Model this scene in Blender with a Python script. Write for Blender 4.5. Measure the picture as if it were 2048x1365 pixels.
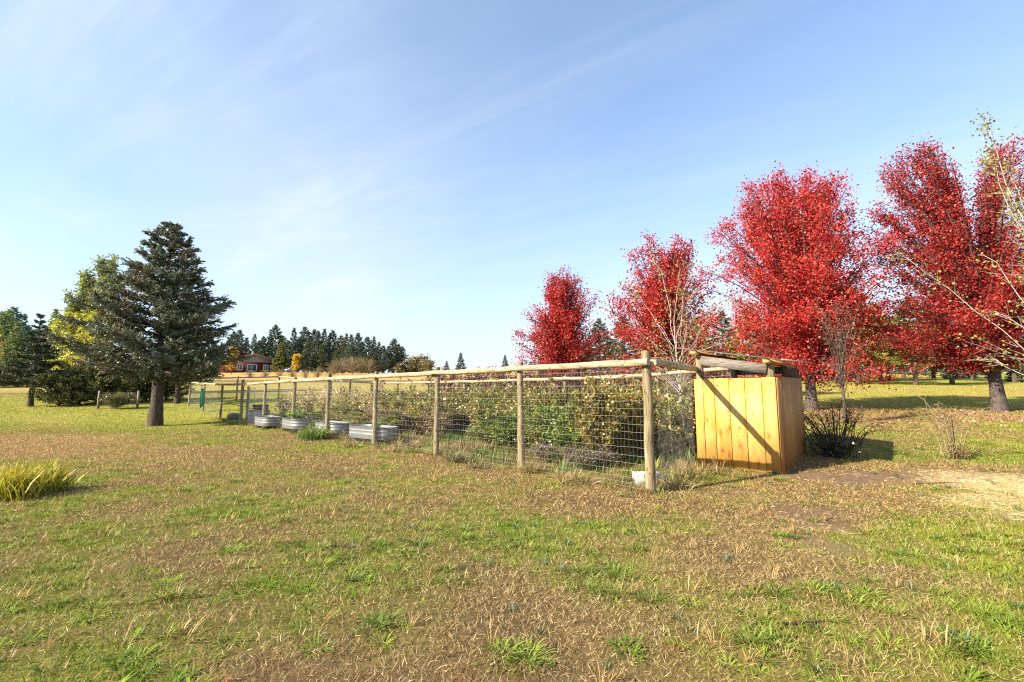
import bpy, math, random
import numpy as np
from mathutils import Vector, Matrix
for o in list(bpy.data.objects): bpy.data.objects.remove(o)
sc = bpy.context.scene
COL = sc.collection
R = math.radians
# ---------------------------------------------------------------- camera
EYE, FPX, TILT = 1.6, 910.0, R(6.46)
cam = bpy.data.cameras.new('camera'); camo = bpy.data.objects.new('camera', cam); COL.objects.link(camo)
cam.sensor_width = 36; cam.lens = 36*FPX/2048; cam.clip_start = .05; cam.clip_end = 6000
camo.location = (0, 0, EYE); camo.rotation_euler = (R(90)+TILT, 0, 0); sc.camera = camo
# ---------------------------------------------------------------- sky, sun, exposure
SUN = Vector((-2.9, -1.52, 1.86)).normalized()
ELEV = math.asin(SUN.z); AZ = math.atan2(SUN.x, SUN.y)
w = bpy.data.worlds.new('World'); sc.world = w; w.use_nodes = True
nt = w.node_tree; N = nt.nodes; L = nt.links; N.clear()
out = N.new('ShaderNodeOutputWorld'); bg = N.new('ShaderNodeBackground'); bg.inputs[1].default_value = .052
sky = N.new('ShaderNodeTexSky'); sky.sky_type = 'NISHITA'; sky.sun_disc = False
sky.sun_elevation = ELEV; sky.sun_rotation = AZ; sky.air_density = 1.0; sky.dust_density = 1.2; sky.ozone_density = 1.6; sky.altitude = 700
tc = N.new('ShaderNodeTexCoord'); sep = N.new('ShaderNodeSeparateXYZ'); L.new(tc.outputs['Generated'], sep.inputs[0])
def M(op, a, b=None, c=None, clamp=False):
    n = N.new('ShaderNodeMath'); n.operation = op; n.use_clamp = clamp
    for i, v in enumerate((a, b, c)):
        if v is None: continue
        if isinstance(v, (int, float)): n.inputs[i].default_value = v
        else: L.new(v, n.inputs[i])
    return n.outputs[0]
den = M('ADD', M('MAXIMUM', sep.outputs[2], 0.0), .16)
px_ = M('DIVIDE', sep.outputs[0], den); py_ = M('DIVIDE', sep.outputs[1], den)
def cirrus(ang, sx, sy, scale, lo, hi, seed, rough=.62, dist=.6):
    ca, sa = math.cos(ang), math.sin(ang)
    a = M('MULTIPLY', M('ADD', M('MULTIPLY', px_, ca), M('MULTIPLY', py_, sa)), sx)
    b = M('MULTIPLY', M('SUBTRACT', M('MULTIPLY', py_, ca), M('MULTIPLY', px_, sa)), sy)
    cb = N.new('ShaderNodeCombineXYZ'); L.new(a, cb.inputs[0]); L.new(b, cb.inputs[1]); cb.inputs[2].default_value = seed
    nz = N.new('ShaderNodeTexNoise'); nz.inputs['Scale'].default_value = scale; nz.inputs['Detail'].default_value = 9
    nz.inputs['Roughness'].default_value = rough; nz.inputs['Distortion'].default_value = dist; L.new(cb.outputs[0], nz.inputs['Vector'])
    r = N.new('ShaderNodeMapRange'); r.interpolation_type = 'SMOOTHSTEP'; r.inputs[1].default_value = lo; r.inputs[2].default_value = hi
    L.new(nz.outputs[0], r.inputs[0]); return r.outputs[0]
c1 = cirrus(R(158), .30, 1.0, 1.1, .42, .86, 5.1, .66, .9)
c2 = cirrus(R(148), .35, 2.2, 1.6, .45, .85, 8.7)
c3 = cirrus(R(120), .5, .9, .55, .34, .76, 2.4, .5, .3)
veil = M('ADD', .15, M('MULTIPLY', c3, .34))
cl = M('ADD', M('MULTIPLY', M('ADD', M('MULTIPLY', c1, .36), M('MULTIPLY', c2, .24)), M('ADD', .5, c3)), veil)
hz = M('POWER', M('SUBTRACT', 1.0, M('MAXIMUM', sep.outputs[2], 0.0), None, True), 3.6)
fac = M('MINIMUM', M('ADD', cl, M('MULTIPLY', hz, .80)), .95)
mx = N.new('ShaderNodeMix'); mx.data_type = 'RGBA'; L.new(fac, mx.inputs[0])
tint = N.new('ShaderNodeMix'); tint.data_type = 'RGBA'; tint.blend_type = 'MULTIPLY'; tint.inputs[0].default_value = 1
L.new(sky.outputs[0], tint.inputs[6]); tint.inputs[7].default_value = (1.57, 1.97, 2.29, 1)
L.new(tint.outputs[2], mx.inputs[6]); mx.inputs[7].default_value = (6.5, 7.2, 7.9, 1)
L.new(mx.outputs[2], bg.inputs[0]); L.new(bg.outputs[0], out.inputs[0])
sl = bpy.data.lights.new('sun', 'SUN'); slo = bpy.data.objects.new('sun', sl); COL.objects.link(slo)
sl.energy = 5.0; sl.angle = R(.53); sl.color = (1, .88, .68); slo.rotation_euler = SUN.to_track_quat('Z', 'Y').to_euler(); slo.location = (-30, -20, 30)
vs = sc.view_settings; vs.view_transform = 'Standard'; vs.look = 'None'; vs.gamma = 1; vs.exposure = 1.48; vs.use_curve_mapping = False
sc.render.engine = 'CYCLES'; sc.cycles.filter_width = 1.2; sc.cycles.use_denoising = False
# ---------------------------------------------------------------- helpers
rng = np.random.default_rng(7)
CT, ST = math.cos(TILT), math.sin(TILT)
def smooth(a, b, x):
    t = np.clip((x-a)/(b-a), 0, 1); return t*t*(3-2*t)
def softp(x, wd):
    return wd*np.logaddexp(0, x/wd)
def vnoise(x, y, s, seed=0):
    x = np.asarray(x, float)/s; y = np.asarray(y, float)/s
    xi = np.floor(x).astype(np.int64); yi = np.floor(y).astype(np.int64); fx = x-xi; fy = y-yi
    fx = fx*fx*(3-2*fx); fy = fy*fy*(3-2*fy)
    def hsh(a, b):
        n = (a*374761393 + b*668265263 + seed*982451653) & 0x7fffffff
        n = ((n ^ (n >> 13))*1274126177) & 0x7fffffff
        return ((n ^ (n >> 16)) & 0xffff)/65535.0
    return (hsh(xi, yi)*(1-fx)+hsh(xi+1, yi)*fx)*(1-fy)+(hsh(xi, yi+1)*(1-fx)+hsh(xi+1, yi+1)*fx)*fy
def fbm(x, y, s, seed=0, o=4):
    t = 0; a = .5; tot = 0
    for i in range(o):
        t = t+a*vnoise(x, y, s, seed+i*17); tot += a; s *= .47; a *= .55
    return t/tot
def hgt(x, y):
    x = np.asarray(x, float); y = np.asarray(y, float)
    yy = np.maximum(y, 1.0)
    r = smooth(-.1, .55, x/yy)
    y0 = 27-17*r; sl_ = .067-.009*r
    h = sl_*(softp(y-y0, 1.5)-softp(y-y0, .2)*0-softp(y-158, 6))
    h = h*smooth(3, 12, y)
    h = h+(fbm(x, y, 3.0, 5)-.5)*.07*smooth(1, 6, np.hypot(x, y))
    h = h-.19*np.exp(-((x+18.9)**2+(y-24)**2)/50.)
    return h+(fbm(x, y, 40., 9)-.5)*.7*smooth(40, 110, y)
def H1(x, y): return float(hgt(x, y))
def G(u, v, z=0.):                       # a point of the level z under the photograph's pixel
    a = (u-1024)/FPX; k = (682.5-v)/FPX
    dy = CT-k*ST; dz = ST+k*CT; t = (z-EYE)/dz
    return (a*t, dy*t)
def at(u, d, z=None):                    # a ground point d metres ahead, in the direction of column u
    zz = 0.
    for _ in range(4):
        x = (u-1024)/FPX*(d*CT+((zz if z is None else z)-EYE)*ST); zz = H1(x, d)
    return (x, d, zz)
def ztop(v, d):                          # height of the point seen in row v at distance d
    k = (682.5-v)/FPX; return EYE+d*(k*CT+ST)/(CT-k*ST)
class MB:
    def __init__(s): s.v = []; s.q = []; s.t = []; s.c = []; s.n = 0
    def add(s, v, q=None, t=None, c=None):
        v = np.asarray(v, np.float32).reshape(-1, 3)
        if q is not None and len(q): s.q.append(np.asarray(q, np.int32).reshape(-1, 4)+s.n)
        if t is not None and len(t): s.t.append(np.asarray(t, np.int32).reshape(-1, 3)+s.n)
        if c is None: c = np.ones((len(v), 3), np.float32)
        c = np.asarray(c, np.float32)
        if c.ndim == 1: c = np.tile(c, (len(v), 1))
        s.v.append(v); s.c.append(c); s.n += len(v); return s
    def mesh(s, name, smooth_=False):
        me = bpy.data.meshes.new(name)
        v = np.concatenate(s.v); c = np.concatenate(s.c)
        q = np.concatenate(s.q) if s.q else np.zeros((0, 4), np.int32)
        t = np.concatenate(s.t) if s.t else np.zeros((0, 3), np.int32)
        me.vertices.add(len(v)); me.vertices.foreach_set('co', v.ravel())
        li = np.concatenate([q.ravel(), t.ravel()]); me.loops.add(len(li)); me.loops.foreach_set('vertex_index', li)
        st = np.concatenate([np.arange(len(q))*4, len(q)*4+np.arange(len(t))*3]).astype(np.int32)
        me.polygons.add(len(st)); me.polygons.foreach_set('loop_start', st)
        if smooth_: me.polygons.foreach_set('use_smooth', np.ones(len(st), bool))
        a = me.attributes.new('Col', 'FLOAT_COLOR', 'POINT')
        a.data.foreach_set('color', np.concatenate([c, np.ones((len(c), 1), np.float32)], 1).ravel())
        me.update(calc_edges=True); return me
    def box(s, c, ex, ey, ez, col=None):           # centre and three half-edge vectors
        c, ex, ey, ez = [np.asarray(a, float) for a in (c, ex, ey, ez)]
        v = [c+a*ex+b*ey+d*ez for d in (-1, 1) for b in (-1, 1) for a in (-1, 1)]
        f = [(0, 2, 3, 1), (4, 5, 7, 6), (0, 1, 5, 4), (2, 6, 7, 3), (0, 4, 6, 2), (1, 3, 7, 5)]
        if np.dot(np.cross(ex, ey), ez) < 0: f = [a[::-1] for a in f]
        return s.add(v, f, None, col)
    def tube(s, P, r, n=6, col=None, cap=True, rough=0.):
        P = np.asarray(P, float); m = len(P); r = np.broadcast_to(np.asarray(r, float), (m,))
        T = np.gradient(P, axis=0); T /= np.linalg.norm(T, axis=1, keepdims=True)+1e-9
        ref = np.array([0, 0, 1.]) if abs(T[:, 2]).mean() < .8 else np.array([1., 0, 0])
        A = np.cross(T, ref); A /= np.linalg.norm(A, axis=1, keepdims=True)+1e-9; B = np.cross(T, A)
        an = np.arange(n)/n*2*math.pi
        V = P[:, None]+r[:, None, None]*(np.cos(an)[None, :, None]*A[:, None]+np.sin(an)[None, :, None]*B[:, None])
        if rough: V = P[:, None]+(V-P[:, None])*(1+rough*np.random.default_rng(n*m).normal(size=(m, n, 1)))
        i = np.arange(m-1)[:, None]*n; j = np.arange(n)[None]; k = (j+1) % n
        q = np.stack([i+j, i+n+j, i+n+k, i+k], -1).reshape(-1, 4)
        s.add(V.reshape(-1, 3), q, None, col)
        if cap and n >= 4:
            for e, fl in ((0, 0), (m-1, 1)):
                idx = np.arange(n); tri = np.stack([np.zeros(n-2, int), idx[1:-1], idx[2:]], 1)
                s.add(V[e], None, tri[:, ::-1] if fl else tri, col)
        return s
    def lathe(s, prof, n=24, col=None, sx=1., sy=1., c=(0, 0, 0)):
        an = np.arange(n)/n*2*math.pi; prof = np.asarray(prof, float)
        V = np.stack([prof[:, None, 0]*np.cos(an)*sx, prof[:, None, 0]*np.sin(an)*sy, np.broadcast_to(prof[:, 1:2], (len(prof), n))], -1)+np.asarray(c)
        i = np.arange(len(prof)-1)[:, None]*n; j = np.arange(n)[None]; k = (j+1) % n
        return s.add(V.reshape(-1, 3), np.stack([i+j, i+k, i+n+k, i+n+j], -1).reshape(-1, 4), None, col)
    def leaves(s, P, D, S, Nn, ln, wd, col, fold=.15, mid=.45):   # kite-shaped leaves
        ln = np.broadcast_to(ln, (len(P),))[:, None]; wd = np.broadcast_to(wd, (len(P),))[:, None]
        m = P+D*ln*mid
        V = np.stack([P, m+S*wd*.5+Nn*wd*fold, P+D*ln, m-S*wd*.5+Nn*wd*fold], 1)
        q = np.arange(len(P)*4).reshape(-1, 4)
        return s.add(V.reshape(-1, 3), q, None, np.repeat(np.asarray(col, np.float32), 4, 0))
    def blades(s, P, D, S, wd, col, tipc=None):                   # single-triangle blades
        wd = np.broadcast_to(wd, (len(P),))[:, None]
        V = np.stack([P-S*wd*.5, P+S*wd*.5, P+D], 1)
        c = np.repeat(np.asarray(col, np.float32), 3, 0)
        if tipc is not None: c[2::3] = tipc
        return s.add(V.reshape(-1, 3), None, np.arange(len(P)*3).reshape(-1, 3), c)
ORD = 'first second third fourth fifth sixth seventh eighth ninth tenth eleventh twelfth thirteenth fourteenth fifteenth sixteenth seventeenth eighteenth nineteenth twentieth'.split()
def nth(k):                              # 0 -> first, 20 -> twenty-first ...
    if k < 20: return ORD[k]
    t_, o_ = divmod(k+1, 10); tens = ['', '', 'twent', 'thirt', 'fort', 'fift'][t_]
    return tens+'ieth' if o_ == 0 else tens+'y-'+ORD[o_-1]
def unit(a): return a/(np.linalg.norm(a, axis=-1, keepdims=True)+1e-9)
def rdir(rg, n, up=0.): 
    a = rg.normal(size=(n, 3)); a = unit(a); a[:, 2] += up; return unit(a)
def frame(D, rg):
    S = unit(np.cross(D, rg.normal(size=D.shape))); return S, np.cross(S, D)
def props(o, label=None, cat=None, group=None, kind=None):
    for k, v in (('label', label), ('category', cat), ('group', group), ('kind', kind)):
        if v: o[k] = v
    return o
def obj(name, me, mat, parent=None, loc=None, rotz=0., scale=None, **kw):
    o = bpy.data.objects.new(name, me); COL.objects.link(o)
    if mat is not None and not me.materials: me.materials.append(mat)
    if parent is not None: o.parent = parent
    if loc is not None: o.location = loc
    o.rotation_euler = (0, 0, rotz)
    if scale is not None: o.scale = (scale,)*3 if isinstance(scale, (int, float)) else scale
    return props(o, **kw)
def empty(name, loc, rotz=0., scale=None, **kw):
    o = bpy.data.objects.new(name, None); COL.objects.link(o); o.location = loc; o.rotation_euler = (0, 0, rotz); o.empty_display_size = .2
    if scale is not None: o.scale = (scale,)*3 if isinstance(scale, (int, float)) else scale
    return props(o, **kw)
# ---------------------------------------------------------------- materials
ALB = .74
class MT:
    def __init__(s, name):
        s.m = bpy.data.materials.new(name); s.m.use_nodes = True; s.t = s.m.node_tree; s.t.nodes.clear()
        s.o = s.new('OutputMaterial')
    def new(s, k, **kw):
        n = s.t.nodes.new('ShaderNode'+k)
        for a, b in kw.items(): setattr(n, a, b)
        return n
    def lk(s, a, b): s.t.links.new(a, b)
    def coord(s, kind='Object', sc_=(1, 1, 1), rnd=0.):
        c = s.new('TexCoord'); m = s.new('Mapping'); m.inputs['Scale'].default_value = sc_; s.lk(c.outputs[kind], m.inputs[0])
        if rnd:
            oi = s.new('ObjectInfo'); cb = s.new('CombineXYZ'); mu = s.new('Math', operation='MULTIPLY'); mu.inputs[1].default_value = rnd
            s.lk(oi.outputs['Random'], mu.inputs[0]); [s.lk(mu.outputs[0], cb.inputs[i]) for i in range(3)]; s.lk(cb.outputs[0], m.inputs['Location'])
        return m.outputs[0]
    def noise(s, vec, scale, det=4, rough=.55, dist=0.):
        n = s.new('TexNoise'); s.lk(vec, n.inputs['Vector']); n.inputs['Scale'].default_value = scale; n.inputs['Detail'].default_value = det
        n.inputs['Roughness'].default_value = rough; n.inputs['Distortion'].default_value = dist; return n.outputs[0]
    def ramp(s, f, stops):
        n = s.new('ValToRGB'); e = n.color_ramp.elements
        while len(e) < len(stops): e.new(.5)
        for a, (p, c) in zip(e, stops): a.position = p; a.color = (*c, 1)
        s.lk(f, n.inputs[0]); return n.outputs[0]
    def mix(s, f, a, b, mode='MIX'):
        n = s.new('Mix', data_type='RGBA', blend_type=mode)
        for i, v in ((0, f), (6, a), (7, b)):
            if isinstance(v, (int, float)): n.inputs[i].default_value = v
            elif isinstance(v, tuple): n.inputs[i].default_value = (*v, 1)
            else: s.lk(v, n.inputs[i])
        return n.outputs[2]
    def math(s, op, a, b=0.):
        n = s.new('Math', operation=op)
        for i, v in ((0, a), (1, b)):
            if isinstance(v, (int, float)): n.inputs[i].default_value = v
            else: s.lk(v, n.inputs[i])
        return n.outputs[0]
    def bsdf(s, col, rough=.8, metal=0., bump=None, bstr=.3, bdist=.01, spec=.3):
        p = s.new('BsdfPrincipled'); p.inputs['Roughness'].default_value = rough if isinstance(rough, (int, float)) else .5
        if not isinstance(rough, (int, float)): s.lk(rough, p.inputs['Roughness'])
        p.inputs['Metallic'].default_value = metal; p.inputs['Specular IOR Level'].default_value = spec
        if isinstance(col, tuple): col = tuple(c_*ALB for c_ in col)
        else: col = s.mix(1., col, (ALB,)*3, 'MULTIPLY')
        if isinstance(col, tuple): p.inputs['Base Color'].default_value = (*col, 1)
        else: s.lk(col, p.inputs['Base Color'])
        if bump is not None:
            b = s.new('Bump'); b.inputs['Strength'].default_value = bstr; b.inputs['Distance'].default_value = bdist; s.lk(bump, b.inputs['Height']); s.lk(b.outputs[0], p.inputs['Normal'])
        s.lk(p.outputs[0], s.o.inputs[0]); return s.m
def m_foliage(name, trans=.35, gloss=.04, mul=(1, 1, 1), tmul=(1.15, 1.1, .7)):
    t = MT(name); a = t.new('VertexColor'); a.layer_name = 'Col'
    oi = t.new('ObjectInfo'); r = t.ramp(oi.outputs['Random'], [(0, (ALB*.80*mul[0], ALB*.80*mul[1], ALB*.80*mul[2])), (1, (ALB*1.2*mul[0], ALB*1.2*mul[1], ALB*1.2*mul[2]))])
    c = t.mix(1., a.outputs[0], r, 'MULTIPLY')
    d = t.new('BsdfDiffuse'); t.lk(c, d.inputs[0]); tr = t.new('BsdfTranslucent'); t.lk(t.mix(1., c, tmul, 'MULTIPLY'), tr.inputs[0])
    mx_ = t.new('MixShader'); mx_.inputs[0].default_value = trans; t.lk(d.outputs[0], mx_.inputs[1]); t.lk(tr.outputs[0], mx_.inputs[2])
    g = t.new('BsdfGlossy'); g.inputs['Roughness'].default_value = .45; g.inputs[0].default_value = (1, 1, 1, 1)
    m2 = t.new('MixShader'); m2.inputs[0].default_value = gloss; t.lk(mx_.outputs[0], m2.inputs[1]); t.lk(g.outputs[0], m2.inputs[2])
    t.lk(m2.outputs[0], t.o.inputs[0]); return t.m
def m_simple(name, c1, c2, scale=8., rough=.85, sc_=(1, 1, 1), metal=0., bstr=.3, rnd=7., lo=.3, hi=.7, bdist=.01):
    t = MT(name); v = t.coord('Object', sc_, rnd); n = t.noise(v, scale, 5, .6)
    return t.bsdf(t.ramp(n, [(lo, c1), (hi, c2)]), rough, metal, n, bstr, bdist)
MAT = {}
MAT['leaf'] = m_foliage('leaf'); MAT['needle'] = m_foliage('needle', .12, .05); MAT['redleaf'] = m_foliage('red_leaf', .42, .015, (1, 1, 1), (1.25, .7, .6))
MAT['hazeneedle'] = m_foliage('haze_needle', .12, .04, (2.1, 2.45, 2.9)); MAT['grass'] = m_foliage('grass', .22, .03)  # far-left needles: air haze put into the colour, paler and bluer
MAT['bark'] = m_simple('bark', (.045, .032, .025), (.16, .125, .10), 5, .95, (3, 3, .7), bstr=.8, bdist=.03)
MAT['maplebark'] = m_simple('maple_bark', (.05, .038, .034), (.17, .135, .12), 6, .95, (3, 3, .6), bstr=.6, bdist=.02)
MAT['birchbark'] = m_simple('birch_bark', (.19, .16, .14), (.52, .475, .43), 4, .8, (1, 1, 4), lo=.28, hi=.5)
MAT['cane'] = m_simple('cane', (.035, .022, .018), (.12, .07, .05), 9)
MAT['stalk'] = m_simple('stalk', (.22, .16, .08), (.40, .31, .17), 9)
def m_log(name, a, b, c, sc_):
    t = MT(name); v = t.coord('Object', sc_, 9.); g = t.noise(v, 6, 6, .65, .4); big = t.noise(t.coord('Object', (1, 1, 1), 3.), 1.6, 3)
    col = t.ramp(g, [(.36, a), (.5, b), (.66, c)])
    col = t.mix(t.math('MULTIPLY', big, .55), col, (.30, .26, .15))
    crack = t.new('TexVoronoi'); t.lk(t.coord('Object', tuple(4*q for q in sc_), 5.), crack.inputs['Vector']); crack.feature = 'DISTANCE_TO_EDGE'; crack.inputs['Scale'].default_value = 2.2
    ck = t.ramp(crack.outputs['Distance'], [(0, (.35, .31, .28)), (.07, (1, 1, 1))])
    return t.bsdf(t.mix(1., col, ck, 'MULTIPLY'), .8, 0, g, .35, .008)
MAT['post'] = m_log('fence_post_wood', (.15, .105, .06), (.34, .25, .14), (.52, .40, .25), (2.5, 2.5, .25))
MAT['rail'] = m_log('fence_rail_wood', (.34, .24, .13), (.62, .47, .30), (.76, .62, .44), (.3, 2.5, 2.5))
def m_board(name, a, b, c, dark, ax=(-.70, .72, 0), axis_z=True):
    t = MT(name); s = (1, 1, .09) if axis_z else (.09, .09, 1)
    v = t.coord('Object', s, 11.); g = t.noise(v, 26, 5, .6, .8); bd = t.noise(t.coord('Object', (1.4, 1.4, .55), 6.), 2.2, 3, .5, .6)
    col = t.ramp(g, [(.25, a), (.5, b), (.8, c)])
    col = t.mix(t.ramp(bd, [(.42, (0, 0, 0)), (.62, (.75, .75, .75))]), col, c)
    oi = t.new('ObjectInfo'); col = t.mix(1., col, t.ramp(oi.outputs['Random'], [(0, (.76, .70, .62)), (.5, (1, 1, 1)), (1, (1.14, 1.10, 1.05))]), 'MULTIPLY')
    co = t.new('TexCoord'); dt = t.new('VectorMath', operation='DOT_PRODUCT'); t.lk(co.outputs['Object'], dt.inputs[0]); dt.inputs[1].default_value = ax
    sp_ = t.new('SeparateXYZ'); t.lk(co.outputs['Object'], sp_.inputs[0]); cb_ = t.new('CombineXYZ'); rn = t.math('MULTIPLY', oi.outputs['Random'], 31.)
    t.lk(t.math('ADD', t.math('MULTIPLY', dt.outputs['Value'], 3.6), rn), cb_.inputs[0]); t.lk(t.math('ADD', t.math('MULTIPLY', sp_.outputs[2], 2.1), rn), cb_.inputs[1])
    kn = t.new('TexVoronoi'); kn.voronoi_dimensions = '2D'; t.lk(cb_.outputs[0], kn.inputs['Vector']); kn.inputs['Scale'].default_value = 1.0
    sel = t.ramp(kn.outputs['Color'], [(.50, (0, 0, 0)), (.56, (1, 1, 1))])
    k = t.mix(1., t.ramp(t.math('ADD', kn.outputs['Distance'], t.math('MULTIPLY', t.math('SUBTRACT', g, .5), .16)), [(.03, (.85, .85, .85)), (.08, (.38, .38, .38)), (.26, (0, 0, 0))]), sel, 'MULTIPLY')
    col = t.mix(k, col, dark)
    return t.bsdf(col, .62, 0, g, .12, .004)
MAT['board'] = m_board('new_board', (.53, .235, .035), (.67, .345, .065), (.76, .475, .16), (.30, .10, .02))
MAT['sideboard'] = m_board('darker_board', (.30, .125, .03), (.47, .22, .06), (.56, .29, .09), (.20, .07, .02), (.70, .71, 0))  # side and rear boards: darker, browner tones than the front
MAT['greyboard'] = m_simple('weathered_board', (.14, .115, .10), (.33, .29, .26), 5, .9, (1, 1, 6))
MAT['shadeboard'] = m_simple('shaded_board', (.05, .022, .014), (.10, .05, .03), 5, .8)  # brown board; the shade under the eave is put into the colour
MAT['rafter'] = m_simple('pine_rafter', (.55, .30, .08), (.74, .46, .17), 5, .7, (.3, .3, 1))
MAT['roofsheet'] = m_simple('roof_sheet', (.09, .08, .075), (.22, .19, .17), 3, .8)
MAT['wire'] = MT('galvanised_wire').bsdf((.50, .50, .48), .42, .45, spec=.6)
def m_galv():
    t = MT('galvanised_sheet'); v = t.coord('Object', (1, 1, 1), 5.); vo = t.new('TexVoronoi'); t.lk(v, vo.inputs['Vector']); vo.inputs['Scale'].default_value = 28
    st = t.noise(t.coord('Object', (3, 3, .5), 5.), 3, 5); col = t.mix(t.ramp(st, [(.45, (0, 0, 0)), (.75, (.7, .7, .7))]), t.mix(.25, (.36, .38, .40), vo.outputs['Color'], 'SOFT_LIGHT'), (.30, .27, .23))
    return t.bsdf(col, t.math('ADD', t.math('MULTIPLY', st, .35), .28), .55, st, .05)
MAT['galv'] = m_galv()
MAT['soil'] = m_simple('soil', (.035, .024, .016), (.12, .085, .06), 14, 1.)
MAT['concrete'] = m_simple('concrete', (.34, .32, .29), (.56, .54, .50), 12, .95)
MAT['pipe'] = m_simple('white_pipe', (.70, .72, .74), (.82, .83, .85), 4, .4)
MAT['hose'] = m_simple('green_hose', (.01, .16, .09), (.03, .28, .16), 6, .4)
MAT['hoselight'] = m_simple('pale_hose', (.45, .55, .20), (.65, .70, .35), 6, .4)
MAT['blackplastic'] = m_simple('black_plastic', (.012, .012, .013), (.03, .03, .032), 6, .5)
MAT['redwall'] = m_simple('red_siding', (.11, .014, .009), (.17, .022, .013), 3, .8, (1, 1, 8))
MAT['cream'] = m_simple('cream_gable', (.78, .62, .42), (.88, .72, .52), 3, .8)
MAT['houseroof'] = m_simple('house_roof', (.16, .09, .07), (.28, .18, .14), 3, .85)
MAT['trim'] = m_simple('pale_trim', (.50, .40, .32), (.62, .52, .42), 3, .8)
MAT['glass'] = MT('window_glass').bsdf((.02, .09, .10), .08, 0., spec=.9)
MAT['frame'] = m_simple('window_frame', (.55, .62, .64), (.70, .76, .78), 3, .6)
MAT['carpaint'] = MT('blue_car_paint').bsdf((.012, .018, .075), .2, .2, spec=.7)
MAT['rubber'] = m_simple('rubber', (.012, .012, .012), (.03, .03, .03), 5, .9)
MAT['steel'] = MT('wheel_steel').bsdf((.5, .5, .52), .35, .8)
# ---------------------------------------------------------------- ground
def line_d(x, y, ax, ay, bx, by):
    dx, dy = bx-ax, by-ay; t = np.clip(((x-ax)*dx+(y-ay)*dy)/(dx*dx+dy*dy), 0, 1); return np.hypot(x-ax-t*dx, y-ay-t*dy)
def masks(x, y):
    x = np.asarray(x, float); y = np.asarray(y, float); q = x/np.maximum(y, 1.)
    n1 = fbm(x, y, 2.6, 21, 4); n2 = fbm(x, y, .7, 33, 3); n3 = fbm(x+50, y, 6., 41, 3)
    green = .37+1.9*(n1-.5)+1.2*(n2-.5)+.25*(n3-.5)
    green = green-.10*smooth(5.5, 9, y)*(1-smooth(15, 20, y))
    lawn = smooth(17.5, 22, y+1.5*(n3-.5))*(1-smooth(.05, .3, q))          # far lawn on the left
    green = green+.55*lawn
    rl = smooth(.62, .74, q)*smooth(9.2, 10.8, y)                             # lawn right of the shed
    green = green+.42*rl*(1-smooth(16.5, 19, y))
    dry = smooth(9, 12, y)*(1-smooth(16.5, 19.5, y))*smooth(-.55, -.95, q)    # dry patch by the left edge
    green = green-.40*dry
    midl = smooth(6.3, 7.8, y)*(1-smooth(8.6, 10, y))*(1-smooth(1.6, 3.2, abs(x-2.2)))
    green = green+.2*midl
    green = green+.04*smooth(.35, .9, q)*(1-smooth(6, 8, y))
    # bare trodden soil by the shed
    bare = (1-smooth(.35, 1.25, line_d(x, y*1.35, 6.0, 8.75*1.35, 10.4, 8.75*1.35)+.9*(n2-.5)))
    bare = np.maximum(bare, .85*(1-smooth(.15, .7, line_d(x, y*1.4, 6.6, 6.1*1.4, 8.5, 5.9*1.4)+.9*(n2-.5))))
    spots = smooth(.66, .74, fbm(x+9, y+4, 1.3, 77, 3))*smooth(-.1, .4, q)*(1-smooth(9, 11, y))
    bare = np.maximum(bare, .8*spots)
    straw = (1-smooth(.5, 2.0, line_d(x, y, 8.8, 7.7, 11.2, 7.1)+1.4*(n2-.5)))
    straw = np.maximum(straw, .8*(1-smooth(.2, 1.0, line_d(x, y, 6.9, 6.6, 9.0, 5.6)+1.0*(n2-.5))))
    litter = smooth(15.5, 18, y+2*(n2-.5))*(1-smooth(22.0, 24, y+2*(n2-.5)))*smooth(.2, .5, q)
    green = green+.12*litter
    return np.clip(green, 0, 1), np.clip(bare, 0, 1), np.clip(straw, 0, 1), litter, n1, n2, n3
SOIL = np.array([.115, .077, .048]); THATCH = np.array([.24, .165, .075]); DRY = np.array([.58, .40, .125]); BROWN = np.array([.24, .145, .055])
GRN = np.array([.24, .31, .022]); GRN2 = np.array([.11, .20, .016]); STRAW = np.array([.78, .62, .33])
def left_(q): return 1-smooth(.25, .6, q)
def ground_col(x, y):
    g, b, s, li, n1, n2, n3 = masks(x, y); q = x/np.maximum(y, 1.); E = lambda a: a[..., None]
    c = SOIL*(1-E(n2))+THATCH*E(n2)
    c = c*(1-.55*E(g))+.55*E(g)*GRN
    far = smooth(19, 27, y)
    lg = np.clip(.5+.9*(fbm(x, y, 5., 61, 4)-.5)+.5*(n3-.5), 0, 1)
    lawn = np.array([.31, .34, .05])*E(lg)+np.array([.45, .40, .09])*(1-E(lg))
    c = c*(1-E(far))+lawn*E(far)
    fld = smooth(50, 56, y)*left_(q); c = c*(1-.8*E(fld))+.8*E(fld)*np.array([.42, .33, .10])
    # pale field, brown verge and golden hill on the left and centre
    left = 1-smooth(.25, .6, q)
    gold = smooth(85, 91, y+6*(n3-.5))*left
    c = c*(1-E(gold))+E(gold)*(np.array([.62, .40, .15])*(.8+.4*E(n1)))
    verge = smooth(44, 47, y+5*(n3-.5))*(1-smooth(50, 55, y+5*(n3-.5)))*left
    c = c*(1-.8*E(verge))+.8*E(verge)*np.array([.33, .23, .12])
    v2 = smooth(74, 79, y+4*(n3-.5))*(1-smooth(84, 89, y+4*(n3-.5)))*left
    c = c*(1-.85*E(v2))+.85*E(v2)*np.array([.20, .15, .09])
    c = c*(1-.6*E(li))+.6*E(li)*np.array([.32, .22, .10])
    c = c*(1-E(b))+E(b)*np.array([.25, .165, .11])*(.85+.3*E(n2))
    c = c*(1-.6*E(s))+.6*E(s)*STRAW
    return c
NX, NY = 270, 350
u = np.linspace(-1, 1, NX); xs = 5.0*np.sinh(u*6.2)
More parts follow.
